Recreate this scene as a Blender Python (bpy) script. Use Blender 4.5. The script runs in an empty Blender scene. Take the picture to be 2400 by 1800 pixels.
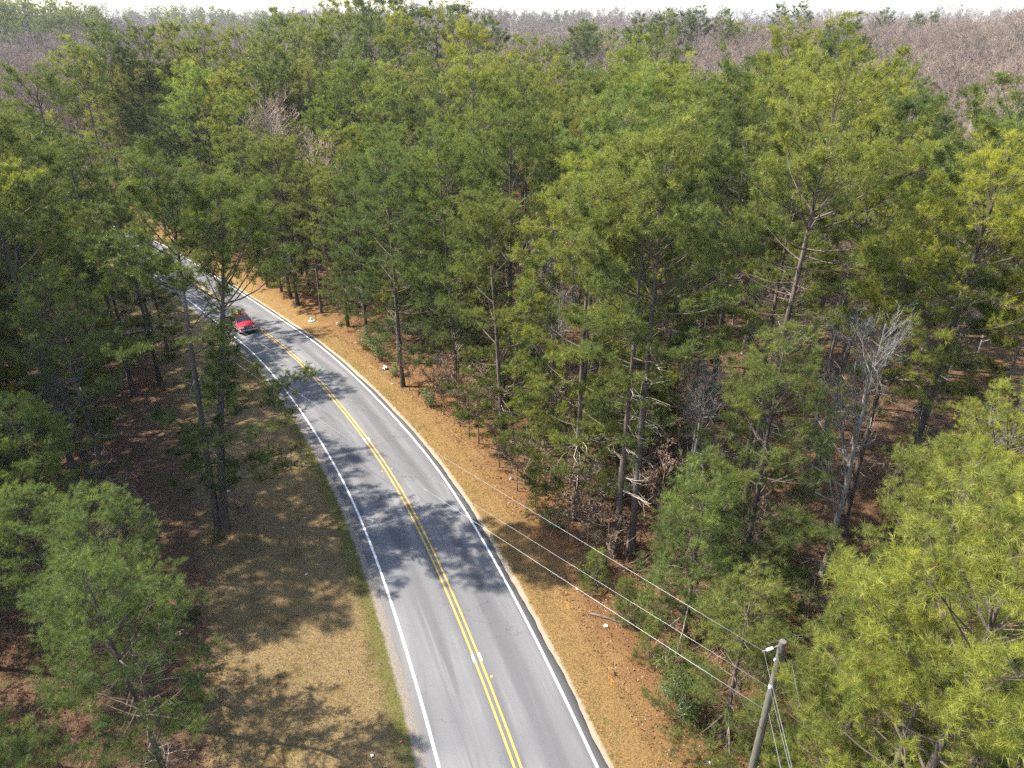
import bpy, math, random
import numpy as np
from mathutils import Vector

# ------------------------------------------------------------------ camera, world, sun, exposure
SC = bpy.context.scene
COL = SC.collection
F, CX, CY, YH, CAM_Z = 1666.0, 1200.0, 900.0, 40.0, 27.0      # photo's focal length and horizon in its 2400x1800 pixels
PITCH = math.atan((CY - YH) / F)
CP, SP = math.cos(PITCH), math.sin(PITCH)
cam_d = bpy.data.cameras.new('camera'); cam = bpy.data.objects.new('camera', cam_d); COL.objects.link(cam)
cam_d.sensor_width = 36.0; cam_d.lens = 36.0 * F / 2400.0
cam_d.clip_start = 0.5; cam_d.clip_end = 9000.0
cam.location = (0, 0, CAM_Z); cam.rotation_euler = (math.pi / 2 - PITCH, 0, 0)
SC.camera = cam

SUN_EL, SUN_AZ = 47.0, 170.0            # azimuth of the sun in degrees counter-clockwise from +X
world = bpy.data.worlds.new('World'); SC.world = world; world.use_nodes = True
wn = world.node_tree.nodes; wl = world.node_tree.links
sky = wn.new('ShaderNodeTexSky'); sky.sky_type = 'NISHITA'; sky.sun_disc = False
sky.sun_elevation = math.radians(SUN_EL); sky.sun_rotation = math.radians(90.0 - SUN_AZ)
sky.dust_density = 1.0; sky.air_density = 1.0; sky.ozone_density = 1.0
bg = wn['Background']; bg.inputs['Strength'].default_value = 0.15
wl.new(sky.outputs['Color'], bg.inputs['Color'])
sun_d = bpy.data.lights.new('sun', 'SUN'); sun_d.energy = 4.7; sun_d.angle = math.radians(0.6); sun_d.color = (1.0, 0.93, 0.82)
sun = bpy.data.objects.new('sun', sun_d); COL.objects.link(sun)
sa, se = math.radians(SUN_AZ), math.radians(SUN_EL)
sun_vec = Vector((math.cos(sa) * math.cos(se), math.sin(sa) * math.cos(se), math.sin(se)))
sun.rotation_euler = sun_vec.to_track_quat('Z', 'Y').to_euler()
SC.view_settings.view_transform = 'Standard'; SC.view_settings.look = 'None'
SC.view_settings.exposure = 1.5; SC.view_settings.gamma = 1.0; SC.view_settings.use_curve_mapping = False
SC.render.engine = 'CYCLES'
cy = SC.cycles
cy.max_bounces = 5; cy.diffuse_bounces = 3; cy.glossy_bounces = 2; cy.transmission_bounces = 4; cy.volume_bounces = 0
cy.transparent_max_bounces = 6; cy.caustics_reflective = False; cy.caustics_refractive = False
cy.use_denoising = False; cy.use_adaptive_sampling = True; cy.adaptive_threshold = 0.015
cy.sample_clamp_indirect = 4.0; cy.volume_step_rate = 4.0
SC.render.filter_size = 1.35 if hasattr(SC.render, 'filter_size') else 1.5

rng = np.random.default_rng(7)

# ------------------------------------------------------------------ terrain
def smooth(a, b, x):
    t = np.clip((np.asarray(x, float) - a) / (b - a), 0, 1); return t * t * (3 - 2 * t)
_ps = np.array([-1e4, 30, 36, 43, 55, 70, 79, 92, 110, 200, 1e5]); _pz = np.array([0, 0, -.15, -.95, -2.2, -4.1, -5.5, -6.4, -6.9, -7.5, -7.5])
_S = np.linspace(-100, 320, 841); _Z = np.interp(_S, _ps, _pz)
_k = np.exp(-0.5 * (np.arange(-24, 25) / 8.0) ** 2); _k /= _k.sum()
_Z = np.convolve(np.pad(_Z, 24, mode='edge'), _k, mode='valid')
HILLS = [(-292, 455, 22, 95, 80), (215, 290, 13, 130, 100), (-60, 780, 13, 330, 120), (-420, 1000, 20, 420, 160), (520, 900, 16, 420, 150), (130, 420, 9, 60, 60), (330, 520, 14, 90, 80), (-120, 400, 8, 70, 60),
         (240, 1400, 18, 700, 200), (-900, 1500, 22, 900, 260), (900, 1600, 22, 700, 250), (2, 128, 4.5, 36, 40), (-75, 185, 5, 50, 50)]
def ground_z(x, y):
    x = np.asarray(x, float); y = np.asarray(y, float)
    s = -0.55 * x + 0.83 * y
    z = np.interp(s, _S, _Z)
    for hx, hy, h, rx, ry in HILLS:
        z = z + h * np.exp(-((x - hx) / rx) ** 2 - ((y - hy) / ry) ** 2)
    far = smooth(150, 500, np.hypot(x, y))
    return z + (far * 4.0 + 5.0 * smooth(500, 900, np.hypot(x, y))) * (np.sin(x / 83 + 1.3) * np.cos(y / 67) + .6 * np.sin(x / 37 + y / 51))
def gz(x, y): return float(ground_z(x, y))
def ray(px, py):
    u, v = (px - CX) / F, (py - CY) / F
    return np.array([u, CP - v * SP, -SP - v * CP])            # depth along the lens axis is 1
def at(px, py):
    """The point of the ground that a pixel of the photo shows."""
    d = ray(px, py); t = CAM_Z / -d[2] if d[2] < 0 else 500
    for _ in range(60):
        h = gz(d[0] * t, d[1] * t); t += (CAM_Z + d[2] * t - h) / max(-d[2], .2) * .7
    return np.array([d[0] * t, d[1] * t, gz(d[0] * t, d[1] * t)])
def top_at(px, py, Y):
    """X and height above sea level where a pixel's ray crosses the distance Y."""
    d = ray(px, py); t = Y / d[1]; return d[0] * t, CAM_Z + d[2] * t

# ------------------------------------------------------------------ the road's line
_cpx = [(1216, 1791), (1121, 1538), (1035.6, 1339), (959, 1181), (900, 1082), (812, 967), (731.6, 875), (664.6, 811.6), (600, 761), (506, 696), (485, 681)]
_c = [at(*p)[:2] for p in _cpx]
_pre = [(38, -110), (22, -60), (10.6, -18), (5.4, 2)]
_post = [(-59, 112), (-75, 124.5), (-97, 134), (-130, 141), (-200, 146), (-330, 150)]
_ctl = np.array(_pre + [tuple(p) for p in _c] + _post)
_cl = np.concatenate([[0], np.cumsum(np.linalg.norm(np.diff(_ctl, axis=0), axis=1))])
_s = np.arange(0, _cl[-1], 0.5)
CL = np.stack([np.interp(_s, _cl, _ctl[:, 0]), np.interp(_s, _cl, _ctl[:, 1])], 1)
_kk = np.exp(-0.5 * (np.arange(-36, 37) / 12.0) ** 2); _kk /= _kk.sum()
CL = np.stack([np.convolve(np.pad(CL[:, i], 36, mode='reflect', reflect_type='odd'), _kk, mode='valid') for i in (0, 1)], 1)
CT = np.gradient(CL, axis=0); CT /= np.linalg.norm(CT, axis=1)[:, None]
CN = np.stack([CT[:, 1], -CT[:, 0]], 1)                          # to the right of travel away from the camera
def road_d(x, y):
    """Signed distance from the road's centre line, right positive."""
    P = np.stack([np.ravel(x), np.ravel(y)], 1).astype(float); out = np.empty(len(P))
    for i in range(0, len(P), 8000):
        q = P[i:i + 8000]; D = (q ** 2).sum(1)[:, None] - 2 * q @ CL4.T + CL4N[None, :]; j = D.argmin(1) * 4
        for st in (2, 1):
            for dj in (-st, st):
                k = np.clip(j + dj, 0, len(CL) - 1); j = np.where(((q - CL[k]) ** 2).sum(1) < ((q - CL[j]) ** 2).sum(1), k, j)
        e = q - CL[j]; out[i:i + 8000] = np.sign((e * CN[j]).sum(1)) * np.linalg.norm(e, axis=1)
    return out.reshape(np.shape(x))
CL4 = CL[::4].copy(); CL4N = (CL4 ** 2).sum(1)
def along(py_s, d):
    i = int(py_s); return CL[i] + CN[i] * d

# ------------------------------------------------------------------ helpers
def mesh_obj(name, verts, faces, mat, parent=None, attrs=None, smooth_f=False, uv=None):
    me = bpy.data.meshes.new(name)
    verts = np.asarray(verts, np.float32)
    if isinstance(faces, np.ndarray):
        k = faces.shape[1]; n = len(faces)
        me.vertices.add(len(verts)); me.vertices.foreach_set('co', verts.ravel())
        me.loops.add(n * k); me.loops.foreach_set('vertex_index', faces.ravel().astype(np.int32))
        me.polygons.add(n); me.polygons.foreach_set('loop_start', np.arange(0, n * k, k, dtype=np.int32))
        me.update(calc_edges=True)
    else:
        me.from_pydata([tuple(v) for v in verts], [], faces); me.update()
    mats = mat if isinstance(mat, (list, tuple)) else [mat]
    for m in mats: me.materials.append(m)
    if attrs:
        for an, av in attrs.items():
            av = np.asarray(av, np.float32)
            a = me.attributes.new(an, 'FLOAT' if av.ndim == 1 else 'FLOAT_VECTOR', 'POINT')
            a.data.foreach_set('value' if av.ndim == 1 else 'vector', av.ravel())
    me.shade_smooth() if smooth_f else me.shade_flat()
    return link(name, me, parent)
def link(name, data, parent=None):
    o = bpy.data.objects.new(name, data); COL.objects.link(o)
    if parent is not None: o.parent = parent
    return o
def tag(o, label, cat, group=None):
    o['label'] = label; o['category'] = cat
    if group: o['group'] = group
    return o
def empty(name, loc, rz=0.0, s=1.0):
    o = link(name, None); o.location = loc; o.rotation_euler = (0, 0, rz); o.scale = (s, s, s); o.empty_display_size = .3
    return o
class MB:
    """Collects plain shapes into one mesh."""
    def __init__(s): s.v = []; s.f = []
    def add(s, v, f):
        n = len(s.v); s.v += [tuple(p) for p in v]; s.f += [tuple(i + n for i in q) for q in f]; return s
    def box(s, c, d, rz=0.0, taper=1.0):
        cx, cy_, cz = c; dx, dy, dz = d[0] / 2, d[1] / 2, d[2] / 2; v = []
        for z, t in ((-dz, 1), (dz, taper)):
            for x, y in ((-dx, -dy), (dx, -dy), (dx, dy), (-dx, dy)):
                x *= t; y *= t; v.append((cx + x * math.cos(rz) - y * math.sin(rz), cy_ + x * math.sin(rz) + y * math.cos(rz), cz + z))
        return s.add(v, [(3, 2, 1, 0), (4, 5, 6, 7), (0, 1, 5, 4), (1, 2, 6, 5), (2, 3, 7, 6), (3, 0, 4, 7)])
    def tube(s, pts, rad, n=8, cap=True):
        pts = [Vector(p) for p in pts]; rad = rad if isinstance(rad, (list, tuple)) else [rad] * len(pts); b = len(s.v)
        for i, p in enumerate(pts):
            t = (pts[min(i + 1, len(pts) - 1)] - pts[max(i - 1, 0)]).normalized()
            a = t.orthogonal().normalized() if abs(t.z) < .9 else t.cross(Vector((0, 1, 0))).normalized()
            c = t.cross(a)
            for k in range(n):
                an = 2 * math.pi * k / n; s.v.append(tuple(p + (a * math.cos(an) + c * math.sin(an)) * rad[i]))
        for i in range(len(pts) - 1):
            for k in range(n):
                s.f.append((b + i * n + k, b + i * n + (k + 1) % n, b + (i + 1) * n + (k + 1) % n, b + (i + 1) * n + k))
        if cap:
            s.f.append(tuple(b + k for k in range(n))[::-1]); s.f.append(tuple(b + (len(pts) - 1) * n + k for k in range(n)))
        return s
    def prism(s, prof, y0, y1):
        """Side profile (x, z) swept across y."""
        n = len(prof); v = [(x, y0, z) for x, z in prof] + [(x, y1, z) for x, z in prof]
        return s.add(v, [tuple(range(n)), tuple(range(2 * n - 1, n - 1, -1))] + [(i, i + n, (i + 1) % n + n, (i + 1) % n) for i in range(n)])
    def build(s, name, mat, parent=None, smooth_f=False, bevel=0):
        o = mesh_obj(name, np.array(s.v), s.f, mat, parent, smooth_f=smooth_f)
        if bevel:
            m = o.modifiers.new('bevel', 'BEVEL'); m.width = bevel; m.segments = 2; m.limit_method = 'ANGLE'
        return o

# ------------------------------------------------------------------ materials
def material(name):
    m = bpy.data.materials.new(name); m.use_nodes = True; nt = m.node_tree; return m, nt, nt.nodes['Principled BSDF']
def N(nt, typ, **kw):
    n = nt.nodes.new(typ)
    for k, v in kw.items(): setattr(n, k, v)
    return n
def noise(nt, scale, detail=4, rough=.6, vec=None, dist=0.0):
    n = N(nt, 'ShaderNodeTexNoise'); n.inputs['Scale'].default_value = scale; n.inputs['Detail'].default_value = detail
    n.inputs['Roughness'].default_value = rough; n.inputs['Distortion'].default_value = dist
    if vec is not None: nt.links.new(vec, n.inputs['Vector'])
    return n.outputs['Fac']
def ramp(nt, fac, stops, interp='LINEAR'):
    r = N(nt, 'ShaderNodeValToRGB'); r.color_ramp.interpolation = interp; e = r.color_ramp.elements
    while len(e) < len(stops): e.new(.5)
    for i, (p, c) in enumerate(stops): e[i].position = p; e[i].color = (*c, 1) if len(c) == 3 else c
    nt.links.new(fac, r.inputs['Fac']); return r.outputs['Color']
def maprange(nt, val, a, b, c=0.0, d=1.0, sm=False):
    n = N(nt, 'ShaderNodeMapRange'); n.interpolation_type = 'SMOOTHSTEP' if sm else 'LINEAR'; n.clamp = True
    for i, x in enumerate((a, b, c, d)): n.inputs[i + 1].default_value = x
    nt.links.new(val, n.inputs[0]); return n.outputs[0]
def mix(nt, fac, a, b, blend='MIX'):
    n = N(nt, 'ShaderNodeMix', data_type='RGBA', blend_type=blend)
    for sock, val in ((n.inputs[0], fac), (n.inputs[6], a), (n.inputs[7], b)):
        if hasattr(val, 'node'): nt.links.new(val, sock)
        elif isinstance(val, (int, float)): sock.default_value = val
        else: sock.default_value = (*val, 1)
    return n.outputs[2]
def math_(nt, op, a, b=0.0, c=None):
    n = N(nt, 'ShaderNodeMath', operation=op)
    for i, val in enumerate((a, b) if c is None else (a, b, c)):
        if hasattr(val, 'node'): nt.links.new(val, n.inputs[i])
        else: n.inputs[i].default_value = val
    return n.outputs[0]
def attr(nt, name): 
    n = N(nt, 'ShaderNodeAttribute'); n.attribute_name = name; return n
def bump(nt, bsdf, h, dist=.02, strength=.6):
    b = N(nt, 'ShaderNodeBump'); b.inputs['Distance'].default_value = dist; b.inputs['Strength'].default_value = strength
    nt.links.new(h, b.inputs['Height']); nt.links.new(b.outputs['Normal'], bsdf.inputs['Normal'])
def plain(name, col, rough=.7, metal=0.0, var=.12, scale=8.0, spec=.3, coat=0.0):
    m, nt, b = material(name)
    geo = N(nt, 'ShaderNodeNewGeometry')
    c = mix(nt, noise(nt, scale, 3, .6, geo.outputs['Position']), tuple(x * (1 - var) for x in col), tuple(min(1, x * (1 + var)) for x in col))
    nt.links.new(c, b.inputs['Base Color']); b.inputs['Roughness'].default_value = rough; b.inputs['Metallic'].default_value = metal
    b.inputs['Specular IOR Level'].default_value = spec; b.inputs['Coat Weight'].default_value = coat
    return m
def leafy(name, stops, trans=.3, rough=.5, spec=.25, sat=None):
    """Needles or leaves: colour from the mesh's own per-tuft tint and the object's own colour."""
    m, nt, b = material(name)
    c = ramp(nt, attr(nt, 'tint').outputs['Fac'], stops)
    oi = N(nt, 'ShaderNodeObjectInfo'); c = mix(nt, 1.0, c, oi.outputs['Color'], 'MULTIPLY'); c = mix(nt, 1.0, c, ramp(nt, oi.outputs['Random'], [(0, (.78, .82, .85)), (.5, (1, 1, 1)), (1, (1.18, 1.14, 1.0))]), 'MULTIPLY')
    nt.links.new(c, b.inputs['Base Color']); b.inputs['Roughness'].default_value = rough; b.inputs['Specular IOR Level'].default_value = spec
    t = N(nt, 'ShaderNodeBsdfTranslucent'); nt.links.new(mix(nt, 1.0, c, (1.15, 1.1, .55), 'MULTIPLY'), t.inputs['Color'])
    ms = N(nt, 'ShaderNodeMixShader'); ms.inputs[0].default_value = trans
    nt.links.new(b.outputs[0], ms.inputs[1]); nt.links.new(t.outputs[0], ms.inputs[2]); nt.links.new(ms.outputs[0], nt.nodes['Material Output'].inputs['Surface'])
    return m
def bark(name, dark, light, scale=6.0, bmp=.03):
    m, nt, b = material(name)
    tc = N(nt, 'ShaderNodeTexCoord'); mp = N(nt, 'ShaderNodeMapping'); mp.inputs['Scale'].default_value = (scale, scale, scale * .28)
    nt.links.new(tc.outputs['Object'], mp.inputs['Vector'])
    f = noise(nt, 1.6, 5, .65, mp.outputs[0]); big = noise(nt, .6, 3, .5, tc.outputs['Object'])
    c = ramp(nt, f, [(.30, dark), (.72, light)]); c = mix(nt, maprange(nt, big, .45, .7), c, tuple(x * 1.25 for x in light))
    oi = N(nt, 'ShaderNodeObjectInfo'); c = mix(nt, 1.0, c, oi.outputs['Color'], 'MULTIPLY'); c = mix(nt, 1.0, c, ramp(nt, oi.outputs['Random'], [(0, (.70, .72, .74)), (.4, (1, .97, .93)), (.75, (1.12, 1.08, 1.05)), (1, (1.3, 1.27, 1.22))]), 'MULTIPLY')
    nt.links.new(c, b.inputs['Base Color']); b.inputs['Roughness'].default_value = .9; b.inputs['Specular IOR Level'].default_value = .1
    bump(nt, b, f, bmp, .8); return m

M = {}
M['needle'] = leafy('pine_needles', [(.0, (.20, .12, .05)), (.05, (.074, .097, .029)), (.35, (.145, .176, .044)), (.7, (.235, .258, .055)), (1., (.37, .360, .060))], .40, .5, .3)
M['needle_far'] = leafy('far_pine_needles', [(.0, (.045, .068, .022)), (.5, (.08, .11, .03)), (1., (.13, .15, .036))], .3, .5, .25)
M['pine_bark'] = bark('pine_bark', (.046, .038, .033), (.135, .113, .097), 7, .04)
M['pine_limb'] = bark('pine_limb_bark', (.05, .04, .033), (.13, .105, .085), 5, .01)
M['dead_limb'] = bark('dead_limb_wood', (.16, .135, .115), (.36, .32, .28), 6, .01)
M['grey_bark'] = bark('grey_hardwood_bark', (.14, .13, .116), (.28, .267, .243), 4, .01)
M['twig'] = bark('hardwood_twigs', (.15, .112, .090), (.31, .245, .20), 3, .004)
M['brush'] = bark('brush_wood', (.10, .070, .050), (.27, .20, .145), 3, .004)
M['leaf'] = leafy('broad_leaves', [(.0, (.03, .055, .012)), (.5, (.065, .10, .02)), (.85, (.13, .16, .03)), (1., (.22, .20, .03))], .25, .38, .4)
M['cone'] = plain('pine_cone', (.05, .035, .025), .9)

# ------------------------------------------------------------------ plant geometry
def unit(a): return a / np.maximum(np.linalg.norm(a, axis=-1, keepdims=True), 1e-9)
def frames(ax):
    ax = unit(ax); ref = np.where(np.abs(ax[:, 2:3]) < .9, np.array([[0, 0, 1.]]), np.array([[1., 0, 0]]))
    u = unit(np.cross(ax, ref)); return u, np.cross(ax, u)
def frusta(p0, p1, r0, r1, k):
    """Many tapered sticks in one go."""
    n = len(p0); u, w = frames(p1 - p0); an = np.arange(k) * 2 * np.pi / k
    ring = u[:, None, :] * np.cos(an)[None, :, None] + w[:, None, :] * np.sin(an)[None, :, None]
    v = np.concatenate([p0[:, None, :] + ring * r0[:, None, None], p1[:, None, :] + ring * r1[:, None, None]], 1).reshape(-1, 3)
    i = np.arange(k); j = (i + 1) % k
    q = np.stack([i, j, j + k, i + k], 1); f = (q[None] + (np.arange(n) * 2 * k)[:, None, None]).reshape(-1, 4)
    return v, f
def join(parts):
    vs, fs, o = [], [], 0
    for v, f in parts:
        if len(v): vs.append(v); fs.append(f + o); o += len(v)
    return np.concatenate(vs), np.concatenate(fs)
def loft(pts, rad, k, flute=0.0, r=None):
    n = len(pts); t = unit(np.gradient(pts, axis=0)); u, w = frames(t)
    u = np.tile(u[:1], (n, 1)); w = unit(np.cross(t, u)); u = np.cross(w, t)
    an = np.arange(k) * 2 * np.pi / k
    rr = rad[:, None] * (1 + (r.uniform(-1, 1, (n, k)) * flute if r is not None else 0))
    v = pts[:, None, :] + (u[:, None, :] * np.cos(an)[None, :, None] + w[:, None, :] * np.sin(an)[None, :, None]) * rr[:, :, None]
    i = np.arange(k); j = (i + 1) % k; q = np.stack([i, j, j + k, i + k], 1)
    return v.reshape(-1, 3), (q[None] + (np.arange(n - 1) * k)[:, None, None]).reshape(-1, 4)
def tufts(r, pos, ax, size, needles, width, spread=(.15, 1.45), base=0.0):
    """Bursts of needles: every needle a thin pointed face."""
    n = len(pos); u, w = frames(ax); ax = unit(ax)
    th = np.arccos(np.cos(spread[1]) + r.random((n, needles)) * (np.cos(spread[0]) - np.cos(spread[1]))); ph = r.random((n, needles)) * 2 * np.pi
    d = ax[:, None, :] * np.cos(th)[..., None] + (u[:, None, :] * np.cos(ph)[..., None] + w[:, None, :] * np.sin(ph)[..., None]) * np.sin(th)[..., None]
    ln = size[:, None] * r.uniform(.7, 1.1, (n, needles)); sd = unit(np.cross(d, r.normal(size=(n, needles, 3))))
    p = pos[:, None, :] - ax[:, None, :] * (r.random((n, needles)) * base * size[:, None])[..., None]
    wd = width * r.uniform(.7, 1.3, (n, needles))[..., None]
    tip = p + d * ln[..., None]; tip[..., 2] -= (ln * ln * .25)
    v = np.stack([p + sd * wd * .5, p - sd * wd * .5, tip], 2).reshape(-1, 3)
    return v, np.arange(len(v)).reshape(-1, 3)

def pine_parts(seed, H=22.0, cb=.45, R=3.6, lod=1, prim=64, lean=(0, 0), shape='round', dead=22, r_base=None, bias=None, sparse=0.0, up=0.0, gap=None, upw=.72):
    """Trunk, limbs and needle crown of one pine, as arrays."""
    r = np.random.default_rng(seed)
    nt_ = 12; t = np.linspace(0, 1, nt_); rb = r_base or .0085 * H + .03
    wob = np.cumsum(r.normal(0, .010 * H / 10, (nt_, 2)), 0); wob[0] = 0
    axis = np.stack([lean[0] * t ** 1.15 + wob[:, 0], lean[1] * t ** 1.15 + wob[:, 1], t * H], 1)
    rad = rb * (1 - t) ** .8 + .015; rad[0] *= 1.35
    k_tr = (10, 8, 6, 5)[lod]; tv, tf = loft(np.concatenate([axis[:1] - [[0, 0, .4]], axis]), np.concatenate([rad[:1] * 1.1, rad]), k_tr, .08, r)
    def on(tt): return np.stack([np.interp(tt, t, axis[:, i]) for i in range(3)], 1)
    # living limbs
    prim = int(prim * .72); u = np.sort(r.random(prim) ** upw); tt = cb + (1 - cb) * (u * .985)
    az = np.arange(prim) * 2.39996 + r.normal(0, .5, prim)
    if shape == 'round': prof = np.where(u < .40, .62 + .38 * u / .40, np.sqrt(np.clip(1 - ((u - .40) / .64) ** 2, 0.03, 1)))
    elif shape == 'young': prof = np.clip(1.02 - u, .04, 1) ** .58
    elif shape == 'cone': prof = np.clip(1.0 - u, .05, 1) ** .8
    else: prof = np.where(u < .55, .5 + .5 * u / .55, np.sqrt(np.clip(1 - ((u - .55) / .5) ** 2, .04, 1)))
    L = R * prof * np.where(u > .38, r.uniform(.80, 1.04, prim), r.uniform(.40, 1.12, prim)) + .3
    if gap is not None: L = np.where((tt > gap[0]) & (tt < gap[1]), L * r.uniform(.08, .20, prim), L)
    if bias is not None:
        L *= 1 + bias[2] * (np.cos(az) * bias[0] + np.sin(az) * bias[1])
    keep = r.random(prim) > sparse; u, tt, az, L = u[keep], tt[keep], az[keep], L[keep]; n = len(u)
    el = np.radians(-4 + (66 if shape in ('round', 'flat') else 46) * u ** 1.25 + r.normal(0, 10, n) + up)
    p0 = on(tt); dh = np.stack([np.cos(az), np.sin(az), np.zeros(n)], 1); perp = np.stack([-np.sin(az), np.cos(az), np.zeros(n)], 1)
    cur = r.uniform(.02, .22, n) * L; side = r.normal(0, .12, n) * L
    def br(i, s): return p0[i] + dh[i] * (np.cos(el[i]) * L[i] * s)[:, None] + perp[i] * (side[i] * s * s)[:, None] + np.array([[0, 0, 1.]]) * (np.sin(el[i]) * L[i] * s + cur[i] * s * s - .06 * L[i] * np.sin(s * 3.1))[:, None]
    sg = (5, 4, 3, 2)[lod]; ks = np.linspace(0, 1, sg + 1); parts = []; ai = np.arange(n); rl = .0075 * L + .010
    for a, b in zip(ks[:-1], ks[1:]):
        parts.append(frusta(br(ai, np.full(n, a)), br(ai, np.full(n, b)), rl * (1.05 - a), rl * (1.05 - b), (5, 4, 3, 3)[lod]))
    # side branches
    per = (1.9, 1.8, 1.6, 1.3)[lod]; cnt = np.maximum(2, (L * per + r.random(n)).astype(int)); pi = np.repeat(ai, cnt); m = len(pi)
    lo1 = .15 if lod == 0 else .28; s1 = lo1 + (1 - lo1) * r.random(m) ** .72; sgn = np.where(r.random(m) < .5, -1, 1); an = sgn * np.radians(r.uniform(25, 75, m))
    q0 = br(pi, s1); e0 = unit(br(pi, np.minimum(s1 + .05, 1.05)) - q0); pp = unit(np.cross(e0, np.array([[0, 0, 1.]])))
    dd = unit(e0 * np.cos(an)[:, None] + pp * np.sin(an)[:, None] + np.array([[0, 0, 1.]]) * r.uniform(-.10, .32, m)[:, None])
    l2 = (.34 * L[pi] * (1.2 - s1) + .42) * r.uniform(.6, 1.25, m); q1 = q0 + dd * l2[:, None] + np.array([[0, 0, 1.]]) * (.18 * l2)[:, None]
    if lod < 3: parts.append(frusta(q0, q1, np.full(m, .011), np.full(m, .006), 3))
    # tufts
    # tufts sit in rounded clumps on the branch ends
    per2 = (16, 17, 12, 6)[lod]; c2 = np.maximum(2, (per2 * r.uniform(.45, 1.35, m) * np.clip(l2 / .8, .5, 1.5)).astype(int)); ti = np.repeat(np.arange(m), c2); k = len(ti)
    s2 = np.clip(1.06 - np.abs(r.normal(0, .27, k)), .1, 1.12); g = r.normal(size=(k, 3)) * [1, 1, .5] + [0, 0, .30]; off = g * (.135 + .06 * np.clip(l2[ti], 0, 2))[:, None]
    tp = q0[ti] + (q1[ti] - q0[ti]) * s2[:, None] + off; ta = unit(dd[ti] * .45 + unit(off) * .9 + [0, 0, .35] + r.normal(0, .22, (k, 3)))
    ex = br(ai, np.full(n, 1.0)); tp = np.concatenate([tp, ex]); ta = np.concatenate([ta, unit(dh + [0, 0, .5])])
    sz = r.uniform(.17, .27, len(tp)) * (1.0, 1.10, 1.45, 2.5)[lod]
    nn, wd = ((30, .0082), (19, .017), (10, .038), (6, .12))[lod]
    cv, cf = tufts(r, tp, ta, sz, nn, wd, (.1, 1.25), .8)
    clump = r.normal(0, .08, n); cl2 = r.normal(0, .09, m); ct = np.concatenate([(clump[pi] + cl2)[ti], clump])
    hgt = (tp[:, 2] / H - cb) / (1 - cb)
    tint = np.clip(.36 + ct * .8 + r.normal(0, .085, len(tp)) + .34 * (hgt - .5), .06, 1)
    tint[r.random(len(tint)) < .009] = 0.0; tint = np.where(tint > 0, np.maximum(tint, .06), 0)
    ctint = np.repeat(tint, nn * 3)
    # bare dead limbs under the crown
    if dead:
        nd = dead; td = r.uniform(.18, cb + .22, nd); ad = r.random(nd) * 6.28; ld = r.uniform(.5, 2.4, nd); pd = on(td)
        d1 = np.stack([np.cos(ad), np.sin(ad), r.uniform(-.35, .25, nd)], 1); mid = pd + d1 * (ld * .55)[:, None]
        end = mid + unit(d1 + r.normal(0, .35, (nd, 3))) * (ld * .5)[:, None]
        dl = [frusta(pd, mid, np.full(nd, .020), np.full(nd, .013), 3), frusta(mid, end, np.full(nd, .013), np.full(nd, .005), 3)]
        if lod < 2:
            j = np.repeat(np.arange(nd), 3); b0 = pd[j] + (end[j] - pd[j]) * r.uniform(.35, .95, len(j))[:, None]
            dl.append(frusta(b0, b0 + unit(d1[j] + r.normal(0, .7, (len(j), 3))) * r.uniform(.25, .8, len(j))[:, None], np.full(len(j), .008), np.full(len(j), .004), 3))
        dv, df = join(dl)
    else: dv = None
    lv, lf = join(parts)
    out = {'trunk': (tv, tf), 'limbs': (lv, lf), 'crown': (cv, cf, ctint), 'H': H}
    if dv is not None: out['dead'] = (dv, df)
    # cones: little dark knobs near the tips
    if lod < 2:
        nc = 70; ci = r.integers(0, len(tp), nc); cp = tp[ci] + r.normal(0, .10, (nc, 3)); cp[:, 2] -= .06
        a = unit(r.normal(size=(nc, 3))); v1, f1 = frusta(cp - a * .05, cp + a * .01, np.full(nc, .010), np.full(nc, .045), 5); v2, f2 = frusta(cp + a * .01, cp + a * .07, np.full(nc, .045), np.full(nc, .004), 5)
        out['cones'] = join([(v1, f1), (v2, f2)])
    return out

def pine_meshes(key, **kw):
    p = pine_parts(**kw); far = kw.get('lod', 1) >= 2; me = {}
    def mk(nm, v, f, mat, at_=None, sm=False):
        o = mesh_obj(nm, v, f, mat, None, at_, sm); d = o.data; bpy.data.objects.remove(o); return d
    me['trunk'] = mk('trunk', *p['trunk'], M['pine_bark'], None, True)
    me['limbs'] = mk('limbs', *p['limbs'], M['pine_limb'])
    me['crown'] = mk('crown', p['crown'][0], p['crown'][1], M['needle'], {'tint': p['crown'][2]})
    if 'dead' in p: me['dead_limbs'] = mk('dead_limbs', *p['dead'], M['dead_limb'])
    if 'cones' in p: me['cones'] = mk('cones', *p['cones'], M['cone'])
    return {'H': p['H'], 'me': me}

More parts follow.
